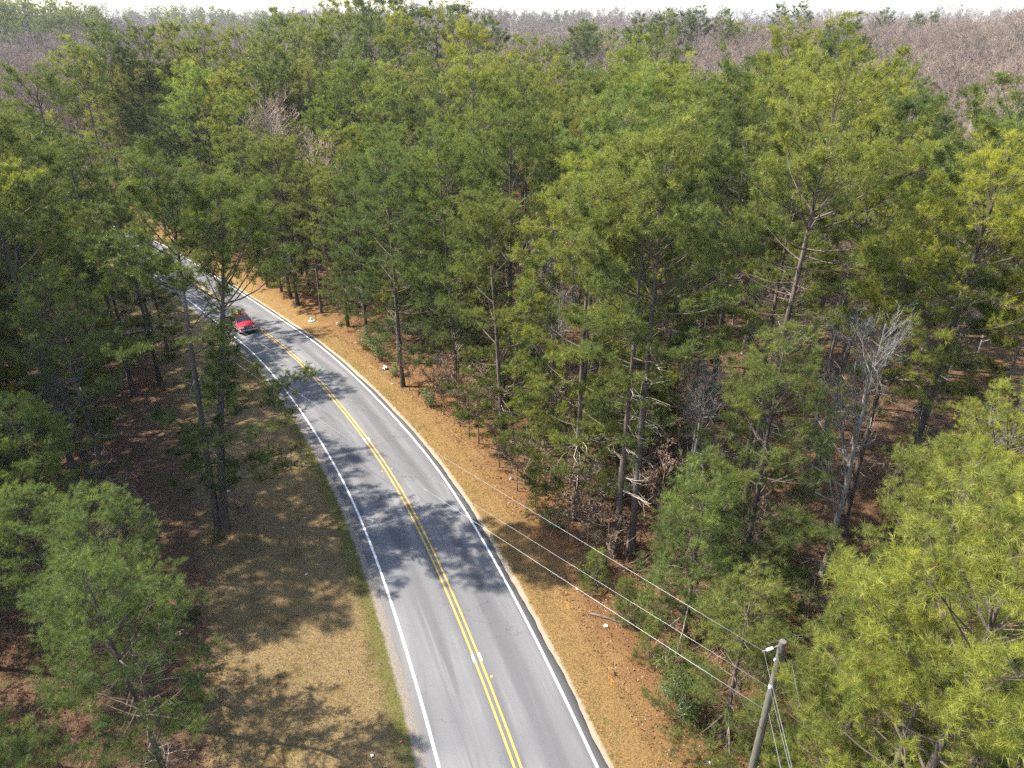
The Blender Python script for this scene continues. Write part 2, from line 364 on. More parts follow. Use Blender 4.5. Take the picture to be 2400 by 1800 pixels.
def hardwood_parts(seed, H=18.0, lod=1, fork=.35, spread=.5, r0=None, lean=(0, 0), levels=5, slim=1.0):
    """A leafless broadleaf tree: trunk and boughs, then twigs."""
    r = np.random.default_rng(seed); rb = (r0 or .0075 * H + .02)
    nt_ = 8; t = np.linspace(0, 1, nt_); wob = np.cumsum(r.normal(0, .016 * H / 8, (nt_, 2)), 0); wob[0] = 0
    ax = np.stack([lean[0] * t + wob[:, 0], lean[1] * t + wob[:, 1], t * H * .86], 1); rad = rb * (1 - t) ** .75 + .012; rad[0] *= 1.3
    thick = [loft(np.concatenate([ax[:1] - [[0, 0, .3]], ax]), np.concatenate([rad[:1], rad]), (8, 6, 5, 4)[lod], .06, r)]
    def on(tt): return np.stack([np.interp(tt, t, ax[:, i]) for i in range(3)], 1), np.interp(tt, t, rad)
    n = (26, 22, 16, 11)[lod]; tt = fork + (1 - fork) * r.random(n) ** .9 * .98; p, rr = on(tt); az = r.random(n) * 6.283
    el = np.radians(r.uniform(28, 70, n)); d = np.stack([np.cos(az) * np.cos(el), np.sin(az) * np.cos(el), np.sin(el)], 1)
    ln = H * .36 * (1.08 - tt) ** .55 * r.uniform(.6, 1.15, n) * (1 + .4 * (spread - .5)); rr = np.minimum(rr * .55, .05 * ln * .35 + .01) * slim
    twig = []
    kids = ((6, 4, 3), (6, 4, 4), (6, 4, 3), (7, 5, 0))[lod]
    # the crown keeps an even dome: twigs stop growing past it
    for lev in range(4):
        mid = p + d * (ln * .5)[:, None]; d2 = unit(d + r.normal(0, .16, d.shape) + [0, 0, .14]); end = mid + d2 * (ln * .5)[:, None]
        wmin = (.006, .008, .017, .045)[lod]; a, b, c = np.maximum(rr, wmin), np.maximum(rr * .7, wmin * .8), np.maximum(rr * .3, wmin * .5)
        dst = thick if lev < 1 else twig; k = 4 if (lev == 0 and lod < 2) else 3
        dst.append(frusta(p, mid, a, b, k)); dst.append(frusta(mid, end, b, c, k))
        if lev == 3 or kids[min(lev, 2)] == 0: break
        m = kids[lev]; i = np.repeat(np.arange(len(p)), m); s = r.uniform(.25, 1.0, len(i)); q = np.where((s < .5)[:, None], p[i] + d[i] * (ln[i] * s)[:, None], mid[i] + d2[i] * (ln[i] * (s - .5))[:, None])
        nd = unit(d[i] + r.normal(0, .55, (len(i), 3)) + [0, 0, .22]); ln = ln[i] * r.uniform(.32, .62, len(i)) * (1.15 - .4 * s); rr = rr[i] * (1 - .6 * s) * .55; p, d = q, nd
    return {'trunk': join(thick), 'twigs': join(twig), 'H': H}
def hardwood_meshes(bark_m, twig_m, **kw):
    p = hardwood_parts(**kw); me = {}
    for nm, m in (('trunk', bark_m), ('twigs', twig_m)):
        o = mesh_obj(nm, *p[nm], m, None, None, nm == 'trunk'); me['trunk' if nm == 'trunk' else 'crown'] = o.data; bpy.data.objects.remove(o)
    return {'H': p['H'], 'me': me}

STUFFY = {'limbs', 'crown', 'dead_limbs', 'cones'}
def plant(kind, proto, x, y, h, rz, label, cat, group=None, tint=(1, 1, 1), bark_t=(1, 1, 1), z=None, tilt=(0, 0)):
    s = h / proto['H']; o = empty(kind, (x, y, (gz(x, y) if z is None else z) - .05), rz, s)
    o.rotation_euler = (tilt[0], tilt[1], rz)
    for nm, d in proto['me'].items():
        c = link(nm, d, o)
        if nm in STUFFY: c['kind'] = 'stuff'
        c.color = (*(tint if nm == 'crown' else bark_t if nm == 'trunk' else (1, 1, 1)), 1)
    tag(o, label, cat, group); return o

# ------------------------------------------------------------------ ground
def lines(lo, a, b, hi, step, grow):
    m = list(np.arange(a, b + step, step)); s = step; up = []; x = m[-1]
    while x < hi: s *= grow; x += s; up.append(x)
    s = step; dn = []; x = m[0]
    while x > lo: s *= grow; x -= s; dn.append(x)
    return np.array(dn[::-1] + m + up)
gx = lines(-4500, -52, 40, 4500, .42, 1.16); gy = lines(-700, 12, 100, 5200, .42, 1.12)
GX, GY = np.meshgrid(gx, gy); GD = road_d(GX, GY)
def fbm(x, y, sc, seed, octv=4):
    rr = np.random.default_rng(seed); out = np.zeros(np.shape(x)); a = 1.0; tot = 0
    for o in range(octv):
        for _ in range(3):
            an = rr.random() * 6.28; ph = rr.random() * 6.28; f = sc * 2 ** o * rr.uniform(.8, 1.25)
            out += a * np.sin((x * math.cos(an) + y * math.sin(an)) * f + ph)
        tot += a * 1.7; a *= .55
    return out / tot
GZ = ground_z(GX, GY); ad = np.abs(GD); near = 1 - smooth(90, 220, np.hypot(GX, GY))
relief = near * smooth(3.5, 5.0, ad) * (.035 * fbm(GX, GY, 2.2, 3) + .10 * smooth(5, 12, ad) * fbm(GX, GY, .55, 5))
GZ = GZ + relief - .16 * (1 - smooth(3.30, 3.52, ad)) - .02 * smooth(3.5, 3.9, ad)
def surface_z(x, y):
    """Height of the finished ground beside the road."""
    d = np.abs(road_d(x, y)); x = np.asarray(x, float); y = np.asarray(y, float)
    return ground_z(x, y) + smooth(3.5, 5.0, d) * (.035 * fbm(x, y, 2.2, 3) + .10 * smooth(5, 12, d) * fbm(x, y, .55, 5)) - .02
ny, nx = GX.shape; idx = np.arange(ny * nx).reshape(ny, nx)
gf = np.stack([idx[:-1, :-1], idx[:-1, 1:], idx[1:, 1:], idx[1:, :-1]], -1).reshape(-1, 4)

m, nt, b = material('ground_cover'); M['ground'] = m
geo = N(nt, 'ShaderNodeNewGeometry'); P = geo.outputs['Position']
dn = attr(nt, 'road_side').outputs['Fac']; n1 = noise(nt, .55, 5, .65, P); n2 = noise(nt, 2.6, 6, .7, P); n3 = noise(nt, 14, 5, .75, P); n4 = noise(nt, 45, 4, .8, P)
wob = math_(nt, 'MULTIPLY', math_(nt, 'SUBTRACT', n1, .5), 3.4); wob2 = math_(nt, 'MULTIPLY', math_(nt, 'SUBTRACT', n2, .5), 1.3)
dw = math_(nt, 'ADD', math_(nt, 'ADD', dn, wob), wob2); ds = math_(nt, 'ADD', dn, wob2)
straw = ramp(nt, n3, [(.25, (.10, .055, .026)), (.45, (.20, .112, .050)), (.6, (.30, .178, .082)), (.78, (.43, .275, .14))])
straw = mix(nt, maprange(nt, n4, .35, .75), mix(nt, 1.0, straw, (.62, .58, .56), 'MULTIPLY'), straw)
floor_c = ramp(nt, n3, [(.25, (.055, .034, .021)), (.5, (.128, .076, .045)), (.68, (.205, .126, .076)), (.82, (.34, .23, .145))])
tan_g = ramp(nt, n3, [(.28, (.115, .080, .040)), (.48, (.24, .170, .086)), (.72, (.40, .30, .165))]); tan_g = mix(nt, maprange(nt, n2, .50, .66), tan_g, mix(nt, 1.0, tan_g, (1.35, 1.25, 1.15), 'MULTIPLY')); tan_g = mix(nt, maprange(nt, n2, .45, .30), tan_g, mix(nt, 1.0, tan_g, (.62, .60, .60), 'MULTIPLY'))
tan_g = mix(nt, maprange(nt, n4, .3, .7), mix(nt, 1.0, tan_g, (.66, .66, .62), 'MULTIPLY'), tan_g)
tan_r = ramp(nt, n3, [(.28, (.135, .080, .032)), (.48, (.275, .172, .070)), (.72, (.42, .29, .135))]); tan_r = mix(nt, maprange(nt, n2, .48, .30), tan_r, mix(nt, 1.0, tan_r, (.66, .62, .60), 'MULTIPLY'))
tan_r = mix(nt, maprange(nt, n4, .3, .7), mix(nt, 1.0, tan_r, (.7, .68, .62), 'MULTIPLY'), tan_r)
green = ramp(nt, n4, [(.3, (.055, .072, .014)), (.7, (.13, .145, .035))])
gravel = ramp(nt, n4, [(.3, (.16, .135, .11)), (.55, (.30, .26, .22)), (.75, (.5, .45, .4))])
# left of the road: gravel, a mossy strip, dry grass with greenish drifts, litter
left = mix(nt, maprange(nt, n2, .52, .72), tan_g, mix(nt, .5, tan_g, green)); left = mix(nt, maprange(nt, n1, .56, .66), left, mix(nt, 1.0, left, (.70, .68, .62), 'MULTIPLY'))
moss = math_(nt, 'MULTIPLY', maprange(nt, ds, -4.9, -4.25, 0, 1), maprange(nt, n2, .30, .46, 0, 1)); left = mix(nt, math_(nt, 'MULTIPLY', moss, .7), left, green)
left = mix(nt, maprange(nt, math_(nt, 'ADD', dn, math_(nt, 'MULTIPLY', wob2, .35)), -3.95, -3.78), left, gravel)
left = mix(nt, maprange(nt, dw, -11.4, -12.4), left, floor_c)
# right of the road: sandy lip, straw-coloured grass with green bits, pine straw, litter
right = mix(nt, math_(nt, 'MULTIPLY', maprange(nt, n2, .54, .66), maprange(nt, ds, 5.4, 4.2)), tan_r, green)
right = mix(nt, maprange(nt, dw, 5.0, 7.0), right, straw)
right = mix(nt, maprange(nt, math_(nt, 'ADD', dn, math_(nt, 'MULTIPLY', wob2, .3)), 3.78, 3.62), right, mix(nt, .55, gravel, (.42, .33, .22)))
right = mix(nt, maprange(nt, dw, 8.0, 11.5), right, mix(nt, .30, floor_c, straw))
c = mix(nt, maprange(nt, dn, -.1, .1), left, right)
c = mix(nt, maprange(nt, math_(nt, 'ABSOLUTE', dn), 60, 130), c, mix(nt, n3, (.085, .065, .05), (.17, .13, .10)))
nt.links.new(c, b.inputs['Base Color']); b.inputs['Roughness'].default_value = .95; b.inputs['Specular IOR Level'].default_value = .05
bump(nt, b, math_(nt, 'ADD', n4, math_(nt, 'MULTIPLY', n3, .8)), .05, .9)
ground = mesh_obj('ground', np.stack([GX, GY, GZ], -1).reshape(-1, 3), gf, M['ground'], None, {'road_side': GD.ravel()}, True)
ground['kind'] = 'structure'

# ------------------------------------------------------------------ road
m, nt, b = material('asphalt'); M['asphalt'] = m
geo = N(nt, 'ShaderNodeNewGeometry'); P = geo.outputs['Position']; rd = attr(nt, 'across').outputs['Fac']; rs = attr(nt, 'along').outputs['Fac']
cv = N(nt, 'ShaderNodeCombineXYZ'); nt.links.new(math_(nt, 'MULTIPLY', rd, .95), cv.inputs[0]); nt.links.new(math_(nt, 'MULTIPLY', rs, .045), cv.inputs[1])
st = noise(nt, 1.0, 6, .65, cv.outputs[0], .6); grit = noise(nt, 60, 3, .8, P); mot = noise(nt, .8, 5, .6, P)
c = ramp(nt, st, [(.3, (.095, .095, .098)), (.7, (.135, .135, .137))])
wheel = math_(nt, 'ABSOLUTE', math_(nt, 'SUBTRACT', math_(nt, 'ABSOLUTE', math_(nt, 'SUBTRACT', math_(nt, 'ABSOLUTE', rd), 1.55)), .78))
c = mix(nt, math_(nt, 'MULTIPLY', maprange(nt, wheel, .55, .1, 0, 1, True), .45), c, (.165, .165, .166))
pat = math_(nt, 'MULTIPLY', maprange(nt, st, .44, .74, 0, 1, True), maprange(nt, noise(nt, .11, 2, .5, P), .40, .54, 0, 1, True))
c = mix(nt, math_(nt, 'MULTIPLY', pat, .75), c, (.24, .24, .238))
c = mix(nt, maprange(nt, mot, .35, .75, 0, .35), c, (.125, .125, .132))
c = mix(nt, maprange(nt, math_(nt, 'ABSOLUTE', rd), 3.05, 3.16, 0, .6), c, (.10, .098, .098))
c = mix(nt, maprange(nt, grit, .35, .7, 0, .2), c, mix(nt, 1.0, c, (1.5, 1.5, 1.5), 'MULTIPLY'))
vor = N(nt, 'ShaderNodeTexVoronoi', feature='DISTANCE_TO_EDGE'); vor.inputs['Scale'].default_value = .33
wv = N(nt, 'ShaderNodeVectorMath', operation='ADD'); nz = N(nt, 'ShaderNodeTexNoise'); nz.inputs['Scale'].default_value = 1.4; nz.inputs['Detail'].default_value = 5; nt.links.new(P, nz.inputs['Vector'])
sc_ = N(nt, 'ShaderNodeVectorMath', operation='SCALE'); sc_.inputs['Scale'].default_value = 1.6; nt.links.new(nz.outputs['Color'], sc_.inputs[0])
nt.links.new(P, wv.inputs[0]); nt.links.new(sc_.outputs[0], wv.inputs[1]); nt.links.new(wv.outputs[0], vor.inputs['Vector'])
crack = math_(nt, 'MULTIPLY', maprange(nt, vor.outputs['Distance'], .004, .012, 1, 0), maprange(nt, noise(nt, .25, 2, .5, P), .5, .62, 0, .6))
c = mix(nt, math_(nt, 'MULTIPLY', crack, .8), c, (.06, .06, .062))
nt.links.new(c, b.inputs['Base Color']); b.inputs['Roughness'].default_value = .88; b.inputs['Specular IOR Level'].default_value = .25
bump(nt, b, grit, .006, .5)
def road_strip(name, d0, d1, nd, z, mat, parent, i0=0, i1=None, edge_wave=0.0, thick=0.0):
    """A ribbon along the road between two distances from its centre line."""
    i1 = len(CL) if i1 is None else i1; ii = np.arange(i0, i1, 1 if i1 - i0 < 40 else 2); ds_ = np.linspace(d0, d1, nd)
    D = np.tile(ds_, (len(ii), 1))
    if edge_wave:
        w = np.random.default_rng(int(abs(d0) * 100)).normal(0, edge_wave, (len(ii), 2)); w = (w + np.roll(w, 1, 0)) / 1.4; D[:, 0] += w[:, 0]; D[:, -1] += w[:, 1]
    X = CL[ii, 0][:, None] + CN[ii, 0][:, None] * D; Y = CL[ii, 1][:, None] + CN[ii, 1][:, None] * D
    Z = ground_z(X, Y) + z + .03 * (1 - np.abs(D) / 3.4)
    S = np.tile((ii * .5)[:, None], (1, nd)); n = nd
    if thick:                                                    # the broken edge of the asphalt drops into the verge
        X = np.concatenate([X[:, :1] - CN[ii, :1] * .05, X, X[:, -1:] + CN[ii, :1] * .05], 1); Y = np.concatenate([Y[:, :1] - CN[ii, 1:] * .05, Y, Y[:, -1:] + CN[ii, 1:] * .05], 1)
        Z = np.concatenate([Z[:, :1] - thick, Z, Z[:, -1:] - thick], 1); D = np.concatenate([D[:, :1], D, D[:, -1:]], 1); S = np.tile((ii * .5)[:, None], (1, nd + 2)); n = nd + 2
    q = np.arange(len(ii) * n).reshape(len(ii), n)
    f = np.stack([q[:-1, :-1], q[:-1, 1:], q[1:, 1:], q[1:, :-1]], -1).reshape(-1, 4)
    return mesh_obj(name, np.stack([X, Y, Z], -1).reshape(-1, 3), f, mat, parent, {'across': D.ravel(), 'along': S.ravel()}, True)
road = road_strip('road', -3.45, 3.42, 13, .012, M['asphalt'], None, edge_wave=.035, thick=.12); road['kind'] = 'structure'
def paint(name, col, worn):
    m, nt, b = material(name); geo = N(nt, 'ShaderNodeNewGeometry'); P = geo.outputs['Position']
    c = mix(nt, maprange(nt, noise(nt, 22, 5, .75, P), .50, .72, 0, worn), col, (.22, .215, .21)); c = mix(nt, maprange(nt, noise(nt, 1.2, 3, .6, P), .4, .75, 0, .3), c, tuple(x * .7 for x in col))
    nt.links.new(c, b.inputs['Base Color']); b.inputs['Roughness'].default_value = .75; return m
M['white_paint'] = paint('white_road_paint', (.74, .74, .72), .8); M['yellow_paint'] = paint('yellow_road_paint', (.52, .325, .05), .9)
for d in (-3.02, 3.06): road_strip('edge_line', d - .06, d + .06, 2, .018, M['white_paint'], road)
for d in (-.13, .13): road_strip('centre_line', d - .05, d + .05, 2, .018, M['yellow_paint'], road)
M['reflector'] = plain('yellow_reflector', (.75, .42, .03), .35, spec=.6); M['white_tape'] = plain('white_road_tape', (.82, .82, .8), .6)
def road_i(px, py): w = at(px, py); return int(((CL - w[:2]) ** 2).sum(1).argmin())
rm = MB().add([(-.06, -.055, 0), (.06, -.055, 0), (.06, .055, 0), (-.06, .055, 0), (-.045, -.02, .022), (.045, -.02, .022), (.045, .02, .022), (-.045, .02, .022)],
              [(4, 5, 6, 7), (0, 1, 5, 4), (1, 2, 6, 5), (2, 3, 7, 6), (3, 0, 4, 7)])
ref0 = None
for px, py, sides in [(1155, 1581, (1,)), (1026, 1283, (1,)), (915, 1097, (-1, 1)), (724, 860, (-1, 1)), (632, 777, (1,))]:
    i = road_i(px, py)
    for sd in sides:
        p = CL[i] + CN[i] * .34 * sd
        if ref0 is None: ref0 = rm.build('reflector', M['reflector'], road); o = ref0
        else: o = ref0.copy(); COL.objects.link(o)
        o.location = (p[0], p[1], gz(*p) + .016 + .026); o.rotation_euler = (0, 0, math.atan2(CT[i, 1], CT[i, 0]) - math.pi / 2)
for px, py, d in [(1121, 1538, -.16), (1133, 1532, .17), (866, 1036, -.15), (869, 1035, .16), (662, 812, .14)]:
    i = road_i(px, py); o = road_strip('marker_tape', d - .05, d + .06, 2, .024, M['white_tape'], road, i - 1 if py > 1200 else i, i + 1 if py > 1200 else i + 2)

# ------------------------------------------------------------------ woods
PINE = {}
def pv(key, **kw): PINE[key] = pine_meshes(key, **kw)
# near trees, fine needles
pv('near_a', seed=11, H=15, cb=.14, R=3.8, lod=0, prim=74, shape='round', dead=14)
pv('near_b', upw=1.0, seed=12, H=14, cb=.05, R=4.1, lod=0, prim=150, shape='young', dead=8)
pv('near_c', seed=13, H=21, cb=.30, R=4.7, lod=0, prim=62, shape='round', dead=26)
pv('near_d', upw=1.0, seed=14, H=9, cb=.05, R=2.8, lod=0, prim=105, shape='young', dead=6); pv('young', upw=1.0, seed=15, H=10, cb=.06, R=2.8, lod=1, prim=96, shape='young', dead=8)
# the trees of the edge and the body of the wood
pv('edge_a', upw=.95, seed=21, H=20, cb=.17, R=4.9, lod=1, prim=84, dead=20); pv('edge_b', upw=.95, seed=22, H=19, cb=.10, R=4.7, lod=1, prim=90, dead=14)
pv('mid_a', seed=31, H=23, cb=.40, R=4.9, lod=1, prim=70, dead=34); pv('mid_b', seed=32, H=23, cb=.48, R=4.7, lod=1, prim=64, dead=34, shape='flat')
pv('mid_c', seed=33, H=22, cb=.36, R=4.6, lod=1, prim=70, dead=30, sparse=.10); pv('mid_d', seed=34, H=24, cb=.44, R=5.2, lod=1, prim=74, dead=34)
pv('far_a', seed=41, H=23, cb=.34, R=5.0, lod=2, prim=66, dead=16); pv('far_b', seed=42, H=22, cb=.44, R=4.8, lod=2, prim=62, dead=16, shape='flat'); pv('far_c', seed=43, H=24, cb=.30, R=5.0, lod=2, prim=70, dead=12)
pv('tiny_a', seed=51, H=22, cb=.32, R=4.4, lod=3, prim=44, dead=0); pv('tiny_b', seed=52, H=22, cb=.45, R=4.2, lod=3, prim=38, dead=0, shape='flat')
HARD = {}
def hv(key, bm, tm, **kw): HARD[key] = hardwood_meshes(M[bm], M[tm], **kw)
hv('pale_a', 'grey_bark', 'grey_bark', seed=61, H=16, lod=0, fork=.28, levels=4); hv('pale_b', 'grey_bark', 'grey_bark', seed=62, H=14, lod=0, fork=.22)
hv('mid_a', 'grey_bark', 'twig', seed=63, H=19, lod=1, fork=.34); hv('mid_b', 'grey_bark', 'twig', seed=64, H=18, lod=1, fork=.28, spread=.7); hv('mid_c', 'grey_bark', 'twig', seed=65, H=20, lod=1, fork=.4)
hv('far_a', 'grey_bark', 'twig', seed=66, H=20, lod=2, fork=.25); hv('far_b', 'grey_bark', 'twig', seed=67, H=19, lod=2, fork=.3, spread=.75); hv('far_c', 'grey_bark', 'twig', seed=68, H=21, lod=2, fork=.35)
hv('tiny_a', 'grey_bark', 'twig', seed=69, H=20, lod=3, fork=.2); hv('tiny_b', 'grey_bark', 'twig', seed=70, H=19, lod=3, fork=.25, spread=.75)
hv('sapling_a', 'brush', 'brush', seed=71, H=6, lod=2, fork=.25, r0=.035, slim=.6); hv('sapling_b', 'brush', 'brush', seed=72, H=5, lod=2, fork=.15, r0=.03, slim=.6)

TREES = []                                                        # x, y, clear radius
def clear(x, y, rad): return all((x - a) ** 2 + (y - b_) ** 2 > (rad * .5 + r_ * .5) ** 2 for a, b_, r_ in TREES)
YEL, LIM, GRN, DRK, BLU = (1.32, 1.25, .82), (1.14, 1.13, .92), (.96, .98, .98), (.64, .72, .74), (.80, .95, 1.10)
def pine(key, x, y, h, rz, label, tint=GRN, group=None, rad=3.5, tilt=(0, 0)):
    TREES.append((x, y, rad)); return plant('pine_tree', PINE[key], x, y, h, rz, label, 'pine tree', group, tint, (1, 1, 1), None, tilt)
def hard(key, x, y, h, rz, label, group=None, rad=2.5, col=(1, 1, 1), kind='bare_tree', cat='bare tree'):
    TREES.append((x, y, rad)); return plant(kind, HARD[key], x, y, h, rz, label, cat, group, col, col)
# --- trees picked out one by one: base pixel in the photo, height, kind
def key_pine(key, bx, by, h, rz, label, tint=GRN, tilt=(0, 0)):
    w = at(bx, by); return pine(key, w[0], w[1], h, rz, label, tint, None, 3.5, tilt)
def key_top(key, tx, ty, Y, rz, label, tint=GRN, rad=4.0):
    X, Z = top_at(tx, ty, Y); return pine(key, X, Y, Z - gz(X, Y), rz, label, tint, None, rad)
key_pine('edge_b', 1195, 960, 21.0, .4, 'tall pine with dark full crown over bare trunk, set back from the bend', DRK)
key_pine('edge_a', 945, 905, 18.2, 2.1, 'pale green pine leaning its low boughs over the verge opposite the lone roadside pines', BLU)
key_pine('edge_b', 1345, 1215, 19.0, 1.2, 'broad yellow-green pine at the wood edge with limbs sweeping down to the brush', LIM)
key_pine('mid_c', 1442, 1303, 20.5, .2, 'straight-trunked pine, roadside one of a close pair beside the broad yellow-green pine', GRN)
key_pine('mid_a', 1478, 1296, 21.5, 3.3, 'straight-trunked pine, inner one of a close pair beside the broad yellow-green pine', GRN)
key_pine('near_b', 1715, 1470, 15.4, .9, 'young cone-shaped pine with needles almost to the ground, behind the glossy bush', GRN)
key_pine('near_d', 1600, 1500, 9.6, 2.2, 'small bushy young pine at the verge edge beside the glossy bush', BLU)
key_pine('near_d', 1694, 1728, 8.6, 4.0, 'short pine with a stout trunk at the foot of the utility pole', GRN)
key_pine('mid_c', 1745, 1110, 19.5, 2.6, 'pine with bare lower trunk among brown litter beyond the young cone-shaped pine', GRN)
key_top('near_a', 2262, 1150, 17.5, 1.0, 'yellow-green pine with long needle bursts, just past the utility pole guy wire', (1.18, 1.14, .92), 4.5)
key_top('near_b', 2090, 1400, 15.5, 2.4, 'low yellow-green pine filling the ground right of the utility pole', LIM, 3.5)
key_top('near_a', 2400, 1290, 12.5, 4.0, 'yellow-green pine whose lowest boughs hang nearest the utility pole wires', (1.18, 1.14, .92), 4.0)
key_top('near_a', 2385, 985, 22.5, 5.2, 'yellow-green pine between the white-limbed tree and the guy wire pines', (1.18, 1.14, .92), 4.0)
key_top('near_b', 2215, 1500, 13.2, .7, 'low bright pine with long needle bursts right of the guy wire anchor', (1.18, 1.14, .92), 3.0)
key_top('near_d', 2010, 1560, 19.5, 1.7, 'small green pine behind the guy wire', LIM, 3.0)
key_top('near_c', 2330, 430, 31, .6, 'big bright yellow-topped pine at the end of the wood behind the white-limbed tree', YEL, 5.0)
key_top('near_c', 2160, 560, 33, 2.7, 'bright olive pine beside the forked pale bare tree', LIM, 4.5)
key_top('edge_a', 2390, 262, 43, 1.9, 'dark olive pine rising behind the big yellow-topped pine', DRK, 4.5)
key_top('mid_d', 1850, 117, 76, .3, 'tall pine with a broad golden-green crown standing above the grey woods', YEL, 5.0)
key_top('mid_a', 1960, 130, 83, 4.2, 'dark-crowned pine shoulder to shoulder with the broad golden-green one', DRK, 4.0)
key_top('mid_b', 1540, 114, 92, 1.1, 'flat-topped pine with visible upper trunk before the grey hardwoods', GRN, 4.5)
key_top('mid_d', 1105, 98, 104, 2.2, 'bright green round-headed pine rising from the middle of the wood', YEL, 5.0)
key_top('mid_a', 1380, 225, 70, .7, 'pine with an open see-through crown left of the broad golden-green one', GRN, 4.5)
key_top('mid_c', 1500, 385, 52, 5.0, 'full pine with mixed light and dark boughs in the mid wood', LIM, 4.5)
key_top('mid_d', 1680, 330, 55, 3.0, 'tall full pine with light tips in the mid wood', GRN, 4.5)
key_top('mid_a', 1930, 255, 52, 2.0, 'golden-tipped pine beside a silvery bare treetop', YEL, 4.5)
key_top('mid_c', 2110, 170, 88, 1.0, 'thin dark pine showing behind a silvery bare treetop', DRK, 3.5)
# the group of two leaning pines alone on the left verge
w = at(521, 1237)
def leaner(dx, dy, label, **kw):
    PINE['own'] = pine_meshes('own', **kw); return pine('own', w[0] + dx, w[1] + dy, PINE['own']['H'], 0, label, DRK, None, 4.0)
leaner(.20, -.1, 'taller, wider of two pines rooted together on the left verge, leaning roadwards', seed=83, H=19.0, cb=.20, R=4.7, lod=1, prim=140, lean=(3.4, .3), dead=8, r_base=.27, bias=(1, .1, .25), up=4, gap=(.42, .73), upw=.85)
leaner(-.22, .12, 'thinner of two pines rooted together on the left verge, bright sparse top', seed=84, H=20.3, cb=.36, R=3.7, lod=1, prim=66, lean=(1.5, .2), dead=14, r_base=.22, bias=(-1, .1, .2), sparse=.15)
# pines of the left wood that stand out
key_top('edge_b', 205, 480, 66, 3.9, 'low-boughed green pine closing off the far road on its left side', GRN, 4.0)
key_top('edge_b', 262, 445, 60, .9, 'green pine screening the far road behind the two leaning pines', GRN, 4.0)
key_top('mid_a', 165, 385, 57, 2.9, 'taller dark pine left of the one screening the far road', DRK, 4.0)
key_top('edge_a', 318, 520, 68, 4.4, 'light-topped pine on the inside of the bend behind the leaning pair', LIM, 4.0)
key_pine('near_c', 226, 872, 20.5, 1.4, 'dark pine with bare trunk behind the two leaning pines', DRK)
key_top('near_a', 205, 1215, 20.5, .5, 'young blue-green pine nearest the road shoulder litter on the left side', BLU, 4.0)
key_top('near_a', 45, 1190, 22.5, 2.5, 'blue-green pine deeper in the left wood behind brown litter', BLU, 4.0)
key_top('near_c', 120, 700, 33, 3.6, 'tall dark pine with drooping lower boughs on the left wood edge', DRK, 4.5)
key_top('mid_c', 75, 190, 75, 1.5, 'lone pine top with clumped needles poking above the left wood', DRK, 4.0)
# pale bare trees near the front
w = at(1920, 1366); hard('pale_a', w[0], w[1], 17.5, .8, 'tall pale bare tree forking in front of the dark trunks', rad=3)
w = at(1600, 1230); hard('pale_b', w[0], w[1], 12.5, 2.0, 'slim pale bare tree beside the close pair of straight pines')
X, Z = top_at(2360, 880, 27); hard('pale_a', X, 27, Z - gz(X, 27), 3.4, 'white-limbed bare tree tangled below the big yellow-topped pine', rad=3)
X, Z = top_at(2010, 215, 62); hard('pale_a', X, 62, Z - gz(X, 62), 1.4, 'silvery bare tree rising between golden pine tops', rad=3)
X, Z = top_at(1240, 480, 60); hard('mid_a', X, 60, 15, 1.4, 'grey bare tree among dark pine trunks past the road bend', rad=3)

for k, (px, py, Y, lb) in enumerate([(572, 212, 94, 'silvery bare tree, roadside one of the pale clump among far pines'), (605, 150, 106, 'silvery bare tree, tallest of the pale clump among far pines'), (640, 195, 100, 'silvery bare tree, inner one of the pale clump among far pines'), (535, 285, 86, 'silvery bare tree, lowest of the pale clump among far pines'), (965, 250, 84, 'whitish bare tree before the round-headed bright green pine'), (1000, 150, 112, 'whitish bare treetop behind the round-headed bright green pine'), (775, 455, 92, 'reddish-grey bare tree over the far bend of road')]):
    X, Z = top_at(px, py, Y); X += max(0, 10.5 - float(road_d(np.array([X]), np.array([Y]))[0])) * 1.3; hard(['mid_b', 'mid_a', 'mid_c', 'mid_b', 'mid_c', 'mid_a', 'mid_b'][k], X, Y, max(Z - gz(X, Y), 9), k * 1.1, lb, None, 4.4, (1.6, 1.55, 1.48))
# --- the rest of the woods
R_ = np.random.default_rng(99)
def fill(n_try, x0, x1, y0, y1, ok, rad, put):
    for _ in range(n_try):
        x = R_.uniform(x0, x1); y = R_.uniform(y0, y1)
        if not ok(x, y): continue
        r = rad(x, y) if callable(rad) else rad
        if clear(x, y, r): put(x, y)
def inview(x, y, margin=6.0):
    return y > 4 and abs(x) < (y * CP + 12) * .735 + margin
def vis(x, y):
    """Woods in sight, or near enough on the sunny side to shade what is in sight."""
    return inview(x, y) or (x < 0 and -6 < y < 60 and x > -62)
_dd = {}
def dd_(x, y):
    k = (x, y)
    if k not in _dd:
        if len(_dd) > 50: _dd.clear()
        j = int(((CL4[:, 0] - x) ** 2 + (CL4[:, 1] - y) ** 2).argmin()) * 4; j0 = max(j - 4, 0); c = CL[j0:j + 5]; j = j0 + int(((c[:, 0] - x) ** 2 + (c[:, 1] - y) ** 2).argmin())
        ex, ey = x - CL[j, 0], y - CL[j, 1]; _dd[k] = math.copysign(math.hypot(ex, ey), ex * CN[j, 0] + ey * CN[j, 1])
    return _dd[k]
LEFT_EDGE = -13.2
def right_ok(x, y):
    if y < 11 or not inview(x, y): return False
    d = dd_(x, y)
    if d < 7.6 + .8 * math.sin(y * .7): return False
    if (x - 8.2) ** 2 + (y - 15.5) ** 2 < 16: return False
    if 7 < x < 13.5 and y < 19: return False
    if 2 < x < 13 and 18 < y < 29.5: return False
    if 11 < x < 20.5 and 19 < y < 30: return False
    return True
